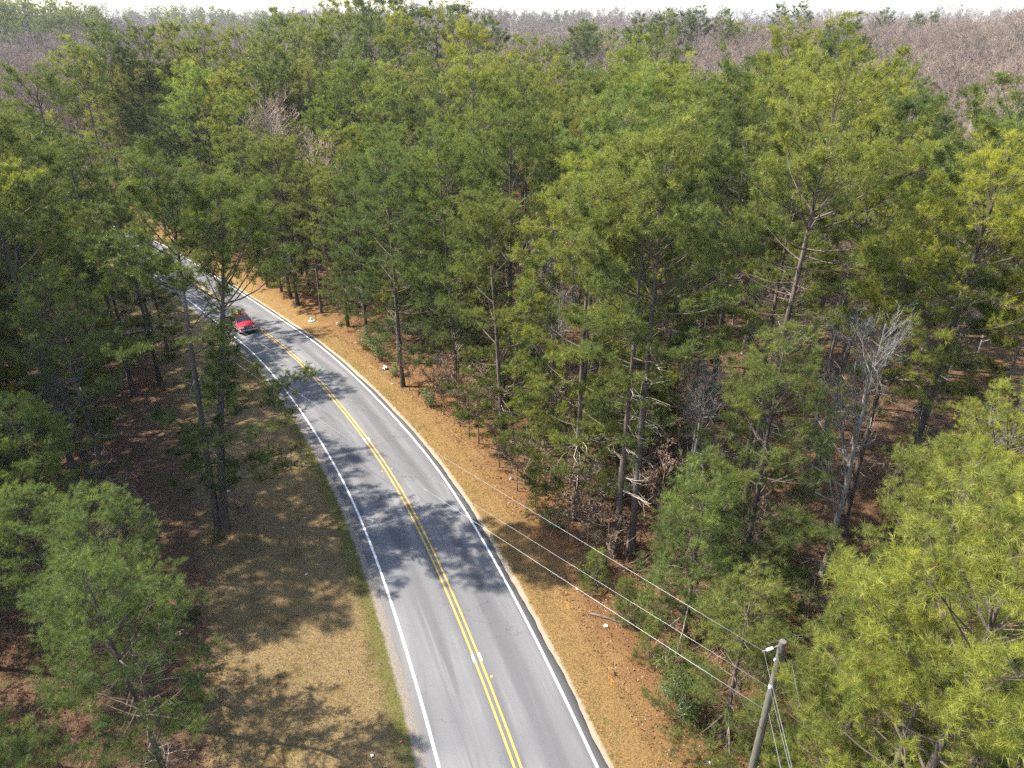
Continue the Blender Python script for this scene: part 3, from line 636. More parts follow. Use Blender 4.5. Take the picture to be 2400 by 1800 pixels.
def left_ok(x, y): return dd_(x, y) < LEFT_EDGE - 4.2 * float(smooth(22, 30, y) * (1 - smooth(58, 68, y))) + .8 * math.sin(y * .5) and vis(x, y)
def tone():
    u = R_.random(); base = YEL if u < .12 else LIM if u < .38 else GRN if u < .66 else DRK if u < .90 else BLU
    return tuple(v * R_.uniform(.92, 1.08) for v in base)
SKY_R = [(0, 150), (180, 140), (240, 112), (330, 95), (470, 88), (560, 112), (660, 78), (790, 32), (900, 26), (1000, 36), (1100, 66), (1160, 118), (1230, 135), (1300, 160), (1380, 165), (1450, 150), (1540, 125), (1620, 190), (1700, 185), (1760, 150), (1850, 130), (1960, 145), (2020, 225), (2110, 190), (2170, 265), (2250, 300), (2330, 310), (2400, 270)]
SKY_L = [(0, 290), (110, 300), (190, 385), (260, 450), (330, 490), (420, 640), (520, 900), (650, 1300)]
def tallest(x, y, table):
    """How tall a tree at a spot may stand before it would rise above the wood's real outline."""
    z0 = gz(x, y); h = 30.0
    while h > 4:
        zz = z0 + h; dep = y * CP + (CAM_Z - zz) * SP; px = CX + F * x / dep; py = CY + F * ((CAM_Z - zz) * CP - y * SP) / dep
        if py >= np.interp(px, [p[0] for p in table], [p[1] for p in table]): return h
        h -= .5
    return h
MARKS = [(at(1835, 1790)[:2], 'the utility pole'), (at(1603, 1690)[:2], 'the glossy bush'), (at(1460, 1300)[:2], 'the close pair of straight pines'), (at(902, 865)[:2], 'the white plastic bag'), (at(731, 753)[:2], 'the pale green utility lid'),
         (at(599, 893)[:2], 'the diamond road sign'), (at(521, 1237)[:2], 'the two leaning pines'), (at(572, 772)[:2], 'the red pickup'), (at(1920, 1366)[:2], 'the forked pale bare tree'), (np.array([26.5, 76.]), 'the broad golden-green pine'), (np.array([-5.4, 104.]), 'the round-headed bright green pine'),
         (np.array([-42., 74.]), 'the second utility pole'), (at(396, 1647)[:2], 'the flat white paper'), (at(1078, 999)[:2], 'the bend in the straw verge'), (np.array([20., 31.]), 'the big yellow-topped pine'), (at(360, 560)[:2], 'the far end of the road'), (np.array([10., 62.]), 'the middle of the pine wood'), (np.array([50., 110.]), 'the grey hardwood slope'), (np.array([-30., 150.]), 'the pine-topped rise'), (np.array([-110., 150.]), 'the last stretch of road')]
def near_mark(x, y):
    d_ = [math.hypot(x - p[0], y - p[1]) for p, _ in MARKS]; i_ = int(np.argmin(d_)); q_ = d_[i_]
    side_ = 'right' if dd_(x, y) > 0 else 'left'
    return f"{'close by' if q_ < 7 else 'not far from' if q_ < 14 else 'well beyond'} {MARKS[i_][1]}, {side_} wood"
def put_pine(side):
    def f(x, y):
        dist = math.hypot(x, y); d = dd_(x, y); edge = (d < 15.5) if side == 'right' else (d > LEFT_EDGE - 3.5)
        rz = R_.uniform(0, 6.28); tint = tone()
        if side == 'left' and dist < 45 and tint[0] > 1.0: tint = tuple(v * R_.uniform(.9, 1.0) for v in (.85, .97, 1.05))  # shade side put into the colour: near left pines swap warm tints for cooler
        if side == 'left': tint = tuple(max(v * s, .72) for v, s in zip(tint, (.96, .99, 1.0)))
        if dist < 30: key = R_.choice(['near_a', 'near_c'] if edge else ['near_c', 'near_c', 'near_a']); h = R_.uniform(15, 20)
        elif dist < 88: key = R_.choice(['edge_a', 'edge_b', 'mid_c'] if edge else ['mid_a', 'mid_b', 'mid_c', 'mid_d'] if side == 'right' else ['edge_a', 'edge_b', 'edge_a', 'mid_a', 'mid_c']); h = R_.uniform(16.5, 20.5) if edge else R_.uniform(19.5, 24.0)
        else: key = R_.choice(['far_a', 'far_b', 'far_c']); h = R_.uniform(20.5, 25.0)
        lim = tallest(x, y, SKY_R if side == 'right' else SKY_L) if inview(x, y, 0) else 30
        if side == 'left' and y < 30: lim = min(lim, 12.0)
        if lim < h:
            h = lim - R_.uniform(0, 1.2)
            if h < (13 if side == 'right' else 8): return
        if side == 'left' and h < 12: key = 'near_d' if h < 9.5 else 'near_a'
        where = {'right': 'wood right of the road', 'left': 'wood left of the road'}[side]
        size = 'tall' if h > 21.5 else 'mid-sized' if h > 17.5 else 'short'
        hue = 'yellow-green' if tint[0] > 1.22 else 'light green' if tint[0] > 1.03 else 'dark green' if tint[0] < .72 else 'blue-green' if tint[2] > tint[0] * 1.2 else 'green'
        lab = f'{size} {hue} {"low-boughed" if edge and dist < 88 else "bare-stemmed"} pine {near_mark(x, y)}'
        pine(key, x, y, h, rz, lab, tint, lab, 3.4, (R_.normal(0, .022), R_.normal(0, .022)))
    return f
def rad_right(x, y): return 5.3 if math.hypot(x, y) < 60 else 5.7
fill(6800, -78, 75, 11, 160, lambda x, y: right_ok(x, y) and not (x > 36 and y > 58) and y < 104 - (.50 if x > 0 else .62) * x and R_.random() > .06, rad_right, put_pine('right'))
fill(3600, -75, -12, -4, 112, lambda x, y: left_ok(x, y), 4.7, put_pine('left'))
def in_block(x, y): return (dd_(x, y) > 0 and y < 104 - (.50 if x > 0 else .62) * x and not (x > 36 and y > 58) and x > -78) or (dd_(x, y) < 0 and y < 112 and x > -75)
def put_edge(x, y):
    lab = f'dark roadside pine {near_mark(x, y)}'; pine(R_.choice(['edge_a', 'edge_b']), x, y, min(R_.uniform(14, 20), tallest(x, y, SKY_R)), R_.uniform(0, 6.28), lab, DRK if R_.random() < .6 else GRN, lab, 3.0)
fill(2600, -62, -14, 62, 122, lambda x, y: inview(x, y) and 6.6 < dd_(x, y) < 15, 3.3, put_edge)
# bare trees standing among the pines
def put_bare(x, y):
    dist = math.hypot(x, y); side = 'right' if dd_(x, y) > 0 else 'left'; h = R_.uniform(9, 17) if dist < 95 else R_.uniform(17, 22)
    if in_block(x, y): h = min(h, tallest(x, y, SKY_R if side == 'right' else SKY_L) + 1)
    if h < 5: return
    key = R_.choice(['mid_a', 'mid_b', 'mid_c', 'pale_b'] if dist < 75 else ['mid_a', 'mid_b', 'mid_c'] if dist < 110 else ['far_a', 'far_b', 'far_c'])
    where = f'among the pines {side} of the road' if dist < 110 else f'in the grey hardwood stand beyond the pines, {side} of the road'
    lab = f"{'tall' if h > 16 else 'mid-sized' if h > 12 else 'small'} leafless grey tree {near_mark(x, y)}"
    hard(key, x, y, h, R_.uniform(0, 6.28), lab, lab, 2.2, tuple([R_.uniform(.85, 1.15)] * 3))
fill(800, -34, 70, 20, 115, lambda x, y: right_ok(x, y) and dd_(x, y) > 9.5, 2.6, put_bare)
fill(160, -70, -16, 20, 112, lambda x, y: left_ok(x, y) and inview(x, y) and dd_(x, y) < -17, 2.9, put_bare)
def put_young(x, y): pine('young', x, y, R_.uniform(5, 10), R_.uniform(0, 6.28), f'young bushy pine {near_mark(x, y)}', tone(), f'young bushy pine {near_mark(x, y)}', 2.0)
fill(900, -34, 45, 16, 90, lambda x, y: right_ok(x, y) and dd_(x, y) < 30, 2.7, put_young)
NEAR_FOREST = len(TREES)
# the hardwood stand behind
n_b = [0]
def put_back(x, y):
    if n_b[0] < 150: n_b[0] += 1; put_bare(x, y)
def back_ok(x, y): return inview(x, y, 2) and not in_block(x, y) and abs(dd_(x, y)) > 9
fill(3400, -95, 140, 52, 170, lambda x, y: back_ok(x, y) and R_.random() > .1, 5.6, put_back)
# pines far back that stand out singly: top pixel, distance
far_p = [(470, 88, 122, GRN), (330, 92, 128, DRK), (240, 108, 126, DRK), (560, 105, 118, GRN), (400, 80, 135, YEL), (660, 72, 138, DRK), (790, 28, 150, GRN), (850, 18, 158, GRN), (905, 22, 152, DRK), (960, 12, 165, DRK), (1020, 45, 150, GRN), (1080, 38, 170, DRK),
         (1140, 70, 140, DRK), (930, 60, 132, YEL), (700, 95, 126, GRN), (760, 70, 132, LIM), (620, 120, 112, GRN), (870, 95, 118, GRN), (1230, 115, 118, GRN), (1300, 135, 108, GRN), (180, 140, 118, GRN)]
for k, (px, py, Y, tn) in enumerate(far_p):
    X, Z = top_at(px, py, Y)
    pine(['far_a', 'far_c', 'far_b'][k % 3], X, Y, Z - gz(X, Y), k * 1.7, {GRN: 'green', DRK: 'dark green', YEL: 'yellow-green', LIM: 'light green'}[tn] + ' pine on the rise where the road leaves the woods', tn, 'pines on the rise behind the wood', 4.0)
for k, (px, py, Y) in enumerate([(1545, 25, 300), (1575, 22, 300), (1610, 14, 310), (1640, 18, 310), (1700, 24, 305), (1500, 45, 280), (1390, 38, 260), (1375, 62, 230), (1350, 65, 225), (1990, 52, 170), (240, 48, 260), (2080, 10, 420), (2160, 8, 420), (2195, 8, 420), (1830, 20, 380), (1880, 22, 380)]):
    X, Z = top_at(px, py, Y); hh = min(max(Z - gz(X, Y), 16), 30)
    pine(['far_c', 'far_b'][k % 2], X, Y, hh, k * 2.1, 'evergreen standing out of the bare hardwoods towards the horizon', DRK, 'evergreens out in the bare woods', 4.0)
# far woods that read as one mass
def scatter(name, label, cat, pts, protos, lo, hi):
    n = len(pts); rr = np.random.default_rng(len(name)); me = bpy.data.meshes.new(name); me.vertices.add(n)
    co = np.stack([pts[:, 0], pts[:, 1], ground_z(pts[:, 0], pts[:, 1]) - .2], 1).astype(np.float32); me.vertices.foreach_set('co', co.ravel())
    for an, tp, val in (('turn', 'FLOAT', rr.uniform(0, 6.28, n)), ('grow', 'FLOAT', rr.uniform(lo, hi, n)), ('pick', 'INT', rr.integers(0, len(protos), n))):
        a = me.attributes.new(an, tp, 'POINT'); a.data.foreach_set('value', val.astype(np.int32 if tp == 'INT' else np.float32))
    o = link(name, me); o['kind'] = 'stuff'; o['label'] = label; o['category'] = cat
    c = bpy.data.collections.new(name + '_kinds')
    for i, pr in enumerate(protos):                               # one joined mesh for each kind of far tree
        vs, fs, ms, ts, k = [], [], [], [], 0; me2 = bpy.data.meshes.new(f'{name}_{i}')
        for nm in ('trunk', 'limbs', 'crown'):
            d = pr['me'].get(nm)
            if d is None: continue
            v = np.empty(len(d.vertices) * 3, np.float32); d.vertices.foreach_get('co', v); v = v.reshape(-1, 3)
            l = np.empty(len(d.loops), np.int32); d.loops.foreach_get('vertex_index', l); st_ = np.empty(len(d.polygons), np.int32); d.polygons.foreach_get('loop_start', st_)
            t_ = np.full(len(v), .5, np.float32)
            if 'tint' in d.attributes: d.attributes['tint'].data.foreach_get('value', t_)
            fs.append((l + sum(len(x) for x in vs), st_)); ms.append((d.materials[0], len(st_))); vs.append(v); ts.append(t_)
        V = np.concatenate(vs); me2.vertices.add(len(V)); me2.vertices.foreach_set('co', V.ravel())
        Ls = np.concatenate([f[0] for f in fs]); me2.loops.add(len(Ls)); me2.loops.foreach_set('vertex_index', Ls)
        off = 0; S_ = []
        for l, st_ in fs: S_.append(st_ + off); off += len(l)
        S_ = np.concatenate(S_); me2.polygons.add(len(S_)); me2.polygons.foreach_set('loop_start', S_)
        for mt, _ in ms: me2.materials.append(mt)
        me2.polygons.foreach_set('material_index', np.concatenate([np.full(k_, j, np.int32) for j, (_, k_) in enumerate(ms)]))
        me2.update(calc_edges=True); a = me2.attributes.new('tint', 'FLOAT', 'POINT'); a.data.foreach_set('value', np.concatenate(ts))
        c.objects.link(bpy.data.objects.new(f'{name}_{i}', me2))
    ng = bpy.data.node_groups.new(name, 'GeometryNodeTree'); ng.interface.new_socket('Geometry', in_out='INPUT', socket_type='NodeSocketGeometry'); ng.interface.new_socket('Geometry', in_out='OUTPUT', socket_type='NodeSocketGeometry')
    gi = ng.nodes.new('NodeGroupInput'); go = ng.nodes.new('NodeGroupOutput'); ip = ng.nodes.new('GeometryNodeInstanceOnPoints'); ci = ng.nodes.new('GeometryNodeCollectionInfo')
    ci.inputs['Collection'].default_value = c; ci.inputs['Separate Children'].default_value = True; ci.inputs['Reset Children'].default_value = True
    def na(nm, tp): q = ng.nodes.new('GeometryNodeInputNamedAttribute'); q.data_type = tp; q.inputs['Name'].default_value = nm; return q.outputs['Attribute']
    cx = ng.nodes.new('ShaderNodeCombineXYZ'); mp = ng.nodes.new('GeometryNodeMeshToPoints')
    L_ = ng.links.new; L_(gi.outputs[0], mp.inputs['Mesh']); L_(mp.outputs[0], ip.inputs['Points']); L_(ci.outputs[0], ip.inputs['Instance']); ip.inputs['Pick Instance'].default_value = True
    L_(na('pick', 'INT'), ip.inputs['Instance Index']); L_(na('turn', 'FLOAT'), cx.inputs[2]); L_(cx.outputs[0], ip.inputs['Rotation']); L_(na('grow', 'FLOAT'), ip.inputs['Scale']); L_(ip.outputs[0], go.inputs[0])
    md = o.modifiers.new('scatter', 'NODES'); md.node_group = ng; return o
def far_points(n, y0, y1, ok, seed, pw=1.0):
    rr = np.random.default_rng(seed); y = y0 * (y1 / y0) ** (rr.random(n) ** pw); x = rr.uniform(-1, 1, n) * (y * CP + 12) * .76
    k = ok(x, y); return np.stack([x[k], y[k]], 1)
def pine_patch(x, y): return ((fbm(x, y, .013, 21, 3) > .42) & (np.hypot(x, y) > 300) & (x < .12 * y)) | (((x + 290) / 62) ** 2 + ((y - 435) / 70) ** 2 < 1) | ((((x - 95) / 60) ** 2 + ((y - 330) / 40) ** 2 < 1) & (fbm(x, y, .05, 8, 2) > .1))
pts = np.concatenate([far_points(6000, 105, 520, lambda x, y: np.abs(road_d(x, y)) > 9, 5, .75), far_points(9000, 520, 2600, lambda x, y: np.abs(road_d(x, y)) > 9, 6, .8)])
blk = np.array([in_block(x, y) for x, y in pts]) if len(pts) else None; pts = pts[~blk]
occupied = np.array([(a, b_) for a, b_, _ in TREES if b_ > 100])
dmin = np.array([((occupied - p) ** 2).sum(1).min() for p in pts]); pts = pts[dmin > 9]
pm = pine_patch(pts[:, 0], pts[:, 1]); dist = np.hypot(pts[:, 0], pts[:, 1])
scatter('far_hardwoods', 'mass of bare grey-brown hardwoods running back to the horizon', 'woods', pts[~pm & (dist < 450)], [HARD['far_a'], HARD['far_b'], HARD['far_c']], .75, 1.35)
scatter('distant_hardwoods', 'hazy bare hardwoods on the ridges along the horizon', 'woods', pts[~pm & (dist >= 450)], [HARD['tiny_a'], HARD['tiny_b']], .75, 1.3)
scatter('distant_pines', 'bluish stands of pine scattered over the far ridges', 'woods', pts[pm], [PINE['tiny_a'], PINE['tiny_b']], .85, 1.15)
print('trees', len(TREES), NEAR_FOREST, 'far', len(pts))

# ------------------------------------------------------------------ undergrowth, litter and grass (too many to count)
def stick_field(name, label, cat, pts, stems, hlo, hhi, mat, seed, rad=.012):
    r = np.random.default_rng(seed); n = len(pts); i = np.repeat(np.arange(n), stems); k = len(i)
    base = np.stack([pts[i, 0] + r.normal(0, .25, k), pts[i, 1] + r.normal(0, .25, k)], 1); p0 = np.column_stack([base, ground_z(base[:, 0], base[:, 1]) - .15])
    h = r.uniform(hlo, hhi, k); d = unit(r.normal(0, .42, (k, 3)) + [0, 0, 1.]); d[:, 2] = np.abs(d[:, 2]); p1 = p0 + d * (h * .55)[:, None]
    d2 = unit(d + r.normal(0, .4, (k, 3))); p2 = p1 + d2 * (h * .5)[:, None]
    j = np.repeat(np.arange(k), 3); s = r.random(len(j)); q0 = p0[j] + (p1[j] - p0[j]) * (.4 + .6 * s)[:, None]; q0[1::3] = (p1[j] + (p2[j] - p1[j]) * s[:, None])[1::3]
    q1 = q0 + unit(d[j] + r.normal(0, .8, (len(j), 3))) * (h[j] * r.uniform(.15, .4, len(j)))[:, None]
    v, f = join([frusta(p0, p1, np.full(k, rad), np.full(k, rad * .7), 3), frusta(p1, p2, np.full(k, rad * .7), np.full(k, rad * .35), 3), frusta(q0, q1, np.full(len(j), rad * .5), np.full(len(j), rad * .25), 3)])
    o = mesh_obj(name, v, f, mat); o['kind'] = 'stuff'; o['label'] = label; o['category'] = cat; return o
def rand_pts(n, x0, x1, y0, y1, ok, seed):
    r = np.random.default_rng(seed); x = r.uniform(x0, x1, n); y = r.uniform(y0, y1, n); d = road_d(x, y); k = ok(x, y, d); return np.stack([x, y], 1)[k], d[k]
def seen(x, y): return (np.abs(x) < (y * CP + 12) * .74 + 2) & (y > 8)
bp, _ = rand_pts(5200, -40, 45, 10, 95, lambda x, y, d: (d > 8.2) & (d < 45) & seen(x, y) & ((x - 8.2) ** 2 + (y - 15.5) ** 2 > 3), 201)
stick_field('understory_brush', 'brown leafless brush between the trunks right of the road', 'undergrowth', bp[:2300], 4, .7, 3.4, M['brush'], 202)
bp, _ = rand_pts(3000, -70, -12, 8, 95, lambda x, y, d: (d < -14.5) & seen(x, y), 203)
stick_field('understory_brush', 'brown leafless brush between the trunks left of the road', 'undergrowth', bp[:420], 4, .5, 2.4, M['brush'], 204)
def leaf_field(name, label, cat, pts, lo, hi, mat, seed, lift=.02, up=False):
    """Small bent flakes lying about, or blades standing up."""
    r = np.random.default_rng(seed); n = len(pts); z = surface_z(pts[:, 0], pts[:, 1]); c = np.column_stack([pts, z + r.uniform(0, lift, n)]); s = r.uniform(lo, hi, n)[:, None]
    if up:
        a = unit(np.column_stack([r.normal(size=(n, 2)), np.zeros(n)])); top = c + (np.array([[0, 0, 1.]]) + r.normal(0, .55, (n, 3)) * [1, 1, .1]) * s
        v = np.stack([c - a * s * .09, c + a * s * .09, top], 1)
    else:
        a = unit(r.normal(size=(n, 3)) * [1, 1, .35]); b_ = unit(np.cross(a, r.normal(size=(n, 3)) * .35 + [0, 0, 1])); v = np.stack([c - a * s * .5, c + b_ * s * .32, c + a * s * .5], 1); v[:, 1, 2] += .3 * s[:, 0]
    t = np.repeat(r.random(n), 3); o = mesh_obj(name, v.reshape(-1, 3), np.arange(n * 3).reshape(-1, 3), mat, None, {'tint': t}); o['kind'] = 'stuff'; o['label'] = label; o['category'] = cat; return o
M['litter'] = leafy('dry_leaves', [(0, (.07, .035, .02)), (.4, (.17, .09, .045)), (.75, (.30, .18, .10)), (.93, (.42, .30, .20)), (1, (.55, .45, .36))], .15, .7, .15)
M['dry_grass'] = leafy('dry_grass', [(0, (.14, .10, .048)), (.5, (.28, .20, .095)), (.9, (.43, .32, .17)), (1, (.14, .17, .04))], .3, .7, .15)
M['green_grass'] = leafy('green_grass', [(0, (.06, .085, .015)), (.6, (.13, .16, .03)), (1, (.22, .23, .06))], .3, .6, .2)
p1, _ = rand_pts(260000, -32, 32, 10, 75, lambda x, y, d: seen(x, y) & (((d > 5.4) & (d < 20)) | ((d < -11) & (d > -24))), 301); p1 = p1[:75000]
leaf_field('leaf_litter', 'rusty pine straw and fallen leaves under the woods and along the verge', 'leaf litter', p1, .05, .15, M['litter'], 302)
p1, d1 = rand_pts(400000, -32, 12, 15, 75, lambda x, y, d: seen(x, y) & (((d > 3.7) & (d < 5.9)) | ((d < -4.0) & (d > -11.7))), 303); p1 = p1[:90000]
leaf_field('dry_grass', 'short straw-coloured winter grass on both road verges', 'grass', p1, .05, .13, M['dry_grass'], 304, 0, True)
p1, d1 = rand_pts(300000, -32, 12, 15, 75, lambda x, y, d: seen(x, y) & ((((d > 3.7) & (d < 4.6)) & (fbm(x, y, .9, 9) > .15)) | ((d < -4.0) & (d > -4.7) & (fbm(x, y, .7, 11) > -.35)) | ((d < -4.7) & (d > -10) & (fbm(x, y, .5, 12) > .45))), 305); p1 = p1[:30000]
leaf_field('green_grass', 'green tufts of grass along the broken asphalt edges', 'grass', p1, .04, .11, M['green_grass'], 306, 0, True)

# ------------------------------------------------------------------ shrubs and saplings
def shrub(name, px, py, h, rx, leaves, size, label, tint, mat='leaf', seed=1, cat='shrub', drop=0.0):
    r = np.random.default_rng(seed); w = at(px, py); root = empty(name, (w[0], w[1], w[2] - .05), 0)
    k = 26; d = unit(r.normal(0, .55, (k, 3)) + [0, 0, 1]); ln = h * r.uniform(.55, .95, k); p0 = r.normal(0, .12, (k, 3)) * [1, 1, 0]; p1 = p0 + d * ln[:, None] * [[rx / h * 1.4, rx / h * 1.4, 1]]
    j = np.repeat(np.arange(k), 5); q0 = p0[j] + (p1[j] - p0[j]) * r.uniform(.3, 1, len(j))[:, None]; q1 = q0 + unit(r.normal(size=(len(j), 3)) + [0, 0, .3]) * (h * r.uniform(.1, .25, len(j)))[:, None]
    st_ = mesh_obj('stems', *join([frusta(p0, p1, np.full(k, .022), np.full(k, .008), 4), frusta(q0, q1, np.full(len(j), .008), np.full(len(j), .004), 3)]), M['brush'], root); st_['kind'] = 'stuff'
    cl = 60; cd = unit(r.normal(size=(cl, 3)) + [0, 0, .2]); cr = r.uniform(.55, 1.0, cl)[:, None]; cc = cd * cr * [rx, rx, h * .48] + [0, 0, h * .52]; cc[:, 2] = np.maximum(cc[:, 2], .15)
    i = r.integers(0, cl, leaves); g = unit(r.normal(size=(leaves, 3))) * (r.random(leaves) ** .5)[:, None]; c = cc[i] + g * rx * .30
    nrm = unit(unit(c - [0, 0, h * .45]) + r.normal(0, .45, (leaves, 3)) + [0, 0, .4]); a = unit(np.cross(nrm, r.normal(size=(leaves, 3)))); b_ = np.cross(nrm, a); s = (size * r.uniform(.6, 1.2, leaves))[:, None]
    v = np.stack([c - a * s * .5, c + b_ * s * .28 - nrm * s * .06, c + a * s * .5, c - b_ * s * .28 - nrm * s * .06], 1).reshape(-1, 3); f = np.arange(leaves * 4).reshape(-1, 4)
    t = np.repeat(np.clip(r.normal(.45, .2, leaves) + r.normal(0, .12, cl)[i], 0, 1), 4); o = mesh_obj('leaves', v, f, M[mat], root, {'tint': t}); o['kind'] = 'stuff'; o.color = (*tint, 1)
    return tag(root, label, cat)
shrub('broadleaf_bush', 1603, 1690, 3.1, 1.15, 5200, .085, 'dense glossy-leaved green bush at the verge edge left of the utility pole', (1, 1, 1), seed=5, cat='bush')
shrub('broadleaf_bush', 1570, 1585, 1.7, .9, 1700, .08, 'low dull-leaved bush tucked against the glossy one', (.85, .85, .9), seed=6, cat='bush')
shrub('hedge_shrub', 893, 846, 3.2, 1.5, 2800, .11, 'bright yellow-green shrub at the wood edge beside the white plastic bag', (1.5, 1.45, 1.2), seed=7)
shrub('hedge_shrub', 862, 818, 2.6, 1.3, 2200, .11, 'olive shrub up the verge from the white plastic bag', (1.25, 1.2, 1.1), seed=8)
shrub('hedge_shrub', 928, 880, 1.5, .8, 1200, .09, 'small green shrub just below the white plastic bag', (1.3, 1.35, 1.2), seed=9)
shrub('hedge_shrub', 1012, 952, 2.0, 1.0, 1700, .09, 'grey-green rounded shrub at the wood edge under thin bare saplings', (1.3, 1.3, 1.35), seed=10)
shrub('hedge_shrub', 1300, 1235, 1.3, .9, 1100, .09, 'straggly evergreen shrub under the broad yellow-green edge pine', (1.0, 1.05, .95), seed=15)
shrub('hedge_shrub', 1385, 1345, 1.6, 1.0, 1300, .09, 'dark straggly shrub before the close pair of straight pines', (.9, .95, .9), seed=16)
shrub('hedge_shrub', 505, 1262, .8, .6, 700, .07, 'low evergreen sprout at the foot of the two leaning pines', (.9, .85, .8), seed=17)
def sapling(key, px, py, h, label, rz):
    w_ = at(px, py); hard(key, w_[0], w_[1], h, rz, label, None, .5, (1, 1, 1), 'sapling', 'sapling')
sapling('sapling_b', 566, 1243, 4.6, 'thin leafless sapling standing just right of the two leaning pines', .3)
sapling('sapling_a', 582, 1232, 3.0, 'shorter leafless sapling behind the one beside the leaning pines', 1.3)
for k, (px, py, h) in enumerate([(1078, 999, 7.5), (1040, 972, 6), (1122, 1040, 6.5), (1170, 1095, 5), (1212, 1150, 5.5), (1255, 1190, 6), (1020, 945, 5), (1330, 1270, 6), (1420, 1330, 5), (1100, 1015, 4), (960, 915, 4.5), (1375, 1290, 7), (1620, 1330, 6), (1540, 1260, 7), (1760, 1360, 6), (1850, 1300, 7), (1880, 1480, 5), (1980, 1420, 6), (1930, 1600, 4), (2060, 1250, 7), (1180, 1030, 8), (1290, 1130, 8), (1500, 1130, 7)]):
    w_ = at(px, py); hard(['sapling_a', 'sapling_b'][k % 2], w_[0], w_[1], h, k * 1.9, f"{'taller' if h > 6 else 'short'} thin brown leafless sapling {near_mark(w_[0], w_[1])}", 'saplings at the front of the right-hand wood', .5, (1, 1, 1), 'sapling', 'sapling')
for k, (px, py, h) in enumerate([(250, 1400, 3.5), (300, 1470, 4), (372, 1650, 3), (395, 1560, 3.2), (310, 1360, 4.5), (150, 1500, 4), (330, 1250, 4)]):
    w_ = at(px, py); hard(['sapling_b', 'sapling_a'][k % 2], w_[0], w_[1], h, k * 1.4, f"{'taller' if h > 3.8 else 'short'} thin leafless sapling {near_mark(w_[0], w_[1])}", 'saplings along the left wood edge', .5, (1, 1, 1), 'sapling', 'sapling')
for k, (px, py, h) in enumerate([(455, 1640, 1.5), (440, 1450, 1.8), (372, 1480, 2.6), (1905, 1690, 1.8), (1830, 1625, 1.6), (1520, 1540, 2.4), (1460, 1450, 2.6), (1395, 1385, 2.8), (1260, 1200, 2.6)]):
    w_ = at(px, py); plant('pine_seedling', PINE['near_d'], w_[0], w_[1], h, k * 2.2, 'knee-high young pine sprouting from brown litter left of the grass' if px < 600 else 'low young pine sprouting at the wood edge right of the road', 'pine seedling', 'seedlings left of the grass' if px < 600 else 'seedlings at the right wood edge', (1.0, 1.05, .95))
M['dead_wood'] = bark('fallen_wood', (.09, .07, .05), (.20, .165, .13), 4, .01)
def fallen(px, py, ln, rad, az, label):
    w_ = at(px, py); r = np.random.default_rng(int(px)); t = np.linspace(0, 1, 7); d = np.array([math.cos(az), math.sin(az)])
    xy = w_[:2] + d * (t[:, None] - .5) * ln + r.normal(0, ln * .012, (7, 2)); pts_ = np.column_stack([xy, surface_z(xy[:, 0], xy[:, 1]) + rad * .8])
    v, f = loft(pts_ - w_, rad * (1 - .6 * t), 6, .1, r); i = r.integers(1, 6, 6); p0 = (pts_ - w_)[i]; a, fa = frusta(p0, p0 + unit(r.normal(size=(6, 3)) * [1, 1, .3] + [0, 0, .35]) * ln * .16, np.full(6, rad * .35), np.full(6, rad * .1), 3)
    o = mesh_obj('fallen_branch', *join([(v, f), (a, fa)]), M['dead_wood'], None, None, True); o.location = w_; return tag(o, label, 'branch')
fallen(1429, 1452, 2.0, .07, -.35, 'weathered grey log end at the edge of the straw verge')
fallen(538, 1545, 1.9, .018, .35, 'thin fallen twig lying on the left grass')
fallen(590, 1300, 1.8, .022, .7, 'crooked fallen stick beside the two leaning pines')
fallen(1960, 1440, 4.5, .14, .55, 'dark fallen trunk lying between the pines right of the utility pole')
fallen(1985, 1340, 5.0, .06, -.5, 'long pale fallen limb propped in the brush behind the young cone-shaped pine')

# ------------------------------------------------------------------ utility poles and wires
def weathered(name, a, b_, c_):
    m, nt, b = material(name); tc = N(nt, 'ShaderNodeTexCoord'); mp = N(nt, 'ShaderNodeMapping'); mp.inputs['Scale'].default_value = (14, 14, 1.2); nt.links.new(tc.outputs['Object'], mp.inputs['Vector'])
    f = noise(nt, 2.0, 6, .7, mp.outputs[0]); g = noise(nt, 1.1, 3, .6, tc.outputs['Object']); c = ramp(nt, f, [(.3, a), (.7, b_)]); c = mix(nt, maprange(nt, g, .45, .68), c, c_)
    nt.links.new(c, b.inputs['Base Color']); b.inputs['Roughness'].default_value = .9; b.inputs['Specular IOR Level'].default_value = .15; bump(nt, b, f, .01, .6); return m
M['pole'] = weathered('weathered_pole', (.065, .058, .045), (.165, .15, .12), (.12, .13, .088)); M['endgrain'] = weathered('pole_end_grain', (.10, .088, .075), (.19, .17, .15), (.15, .135, .12))
M['wire'] = plain('aluminium_wire', (.36, .365, .38), .4, .35, spec=.5); M['steel'] = plain('galvanised_steel', (.42, .43, .45), .45, .7); M['porcelain'] = plain('white_insulator', (.80, .80, .82), .25, spec=.6); M['black'] = plain('black_cable', (.02, .02, .022), .6); M['orange'] = plain('orange_plastic', (.80, .22, .02), .5); M['blue'] = plain('blue_insulator', (.07, .10, .25), .4)
t_ = (10.5 - CAM_Z) / ray(1835, 1503)[2]; PX, PY = ray(1835, 1503)[0] * t_, ray(1835, 1503)[1] * t_
pg = gz(PX, PY)
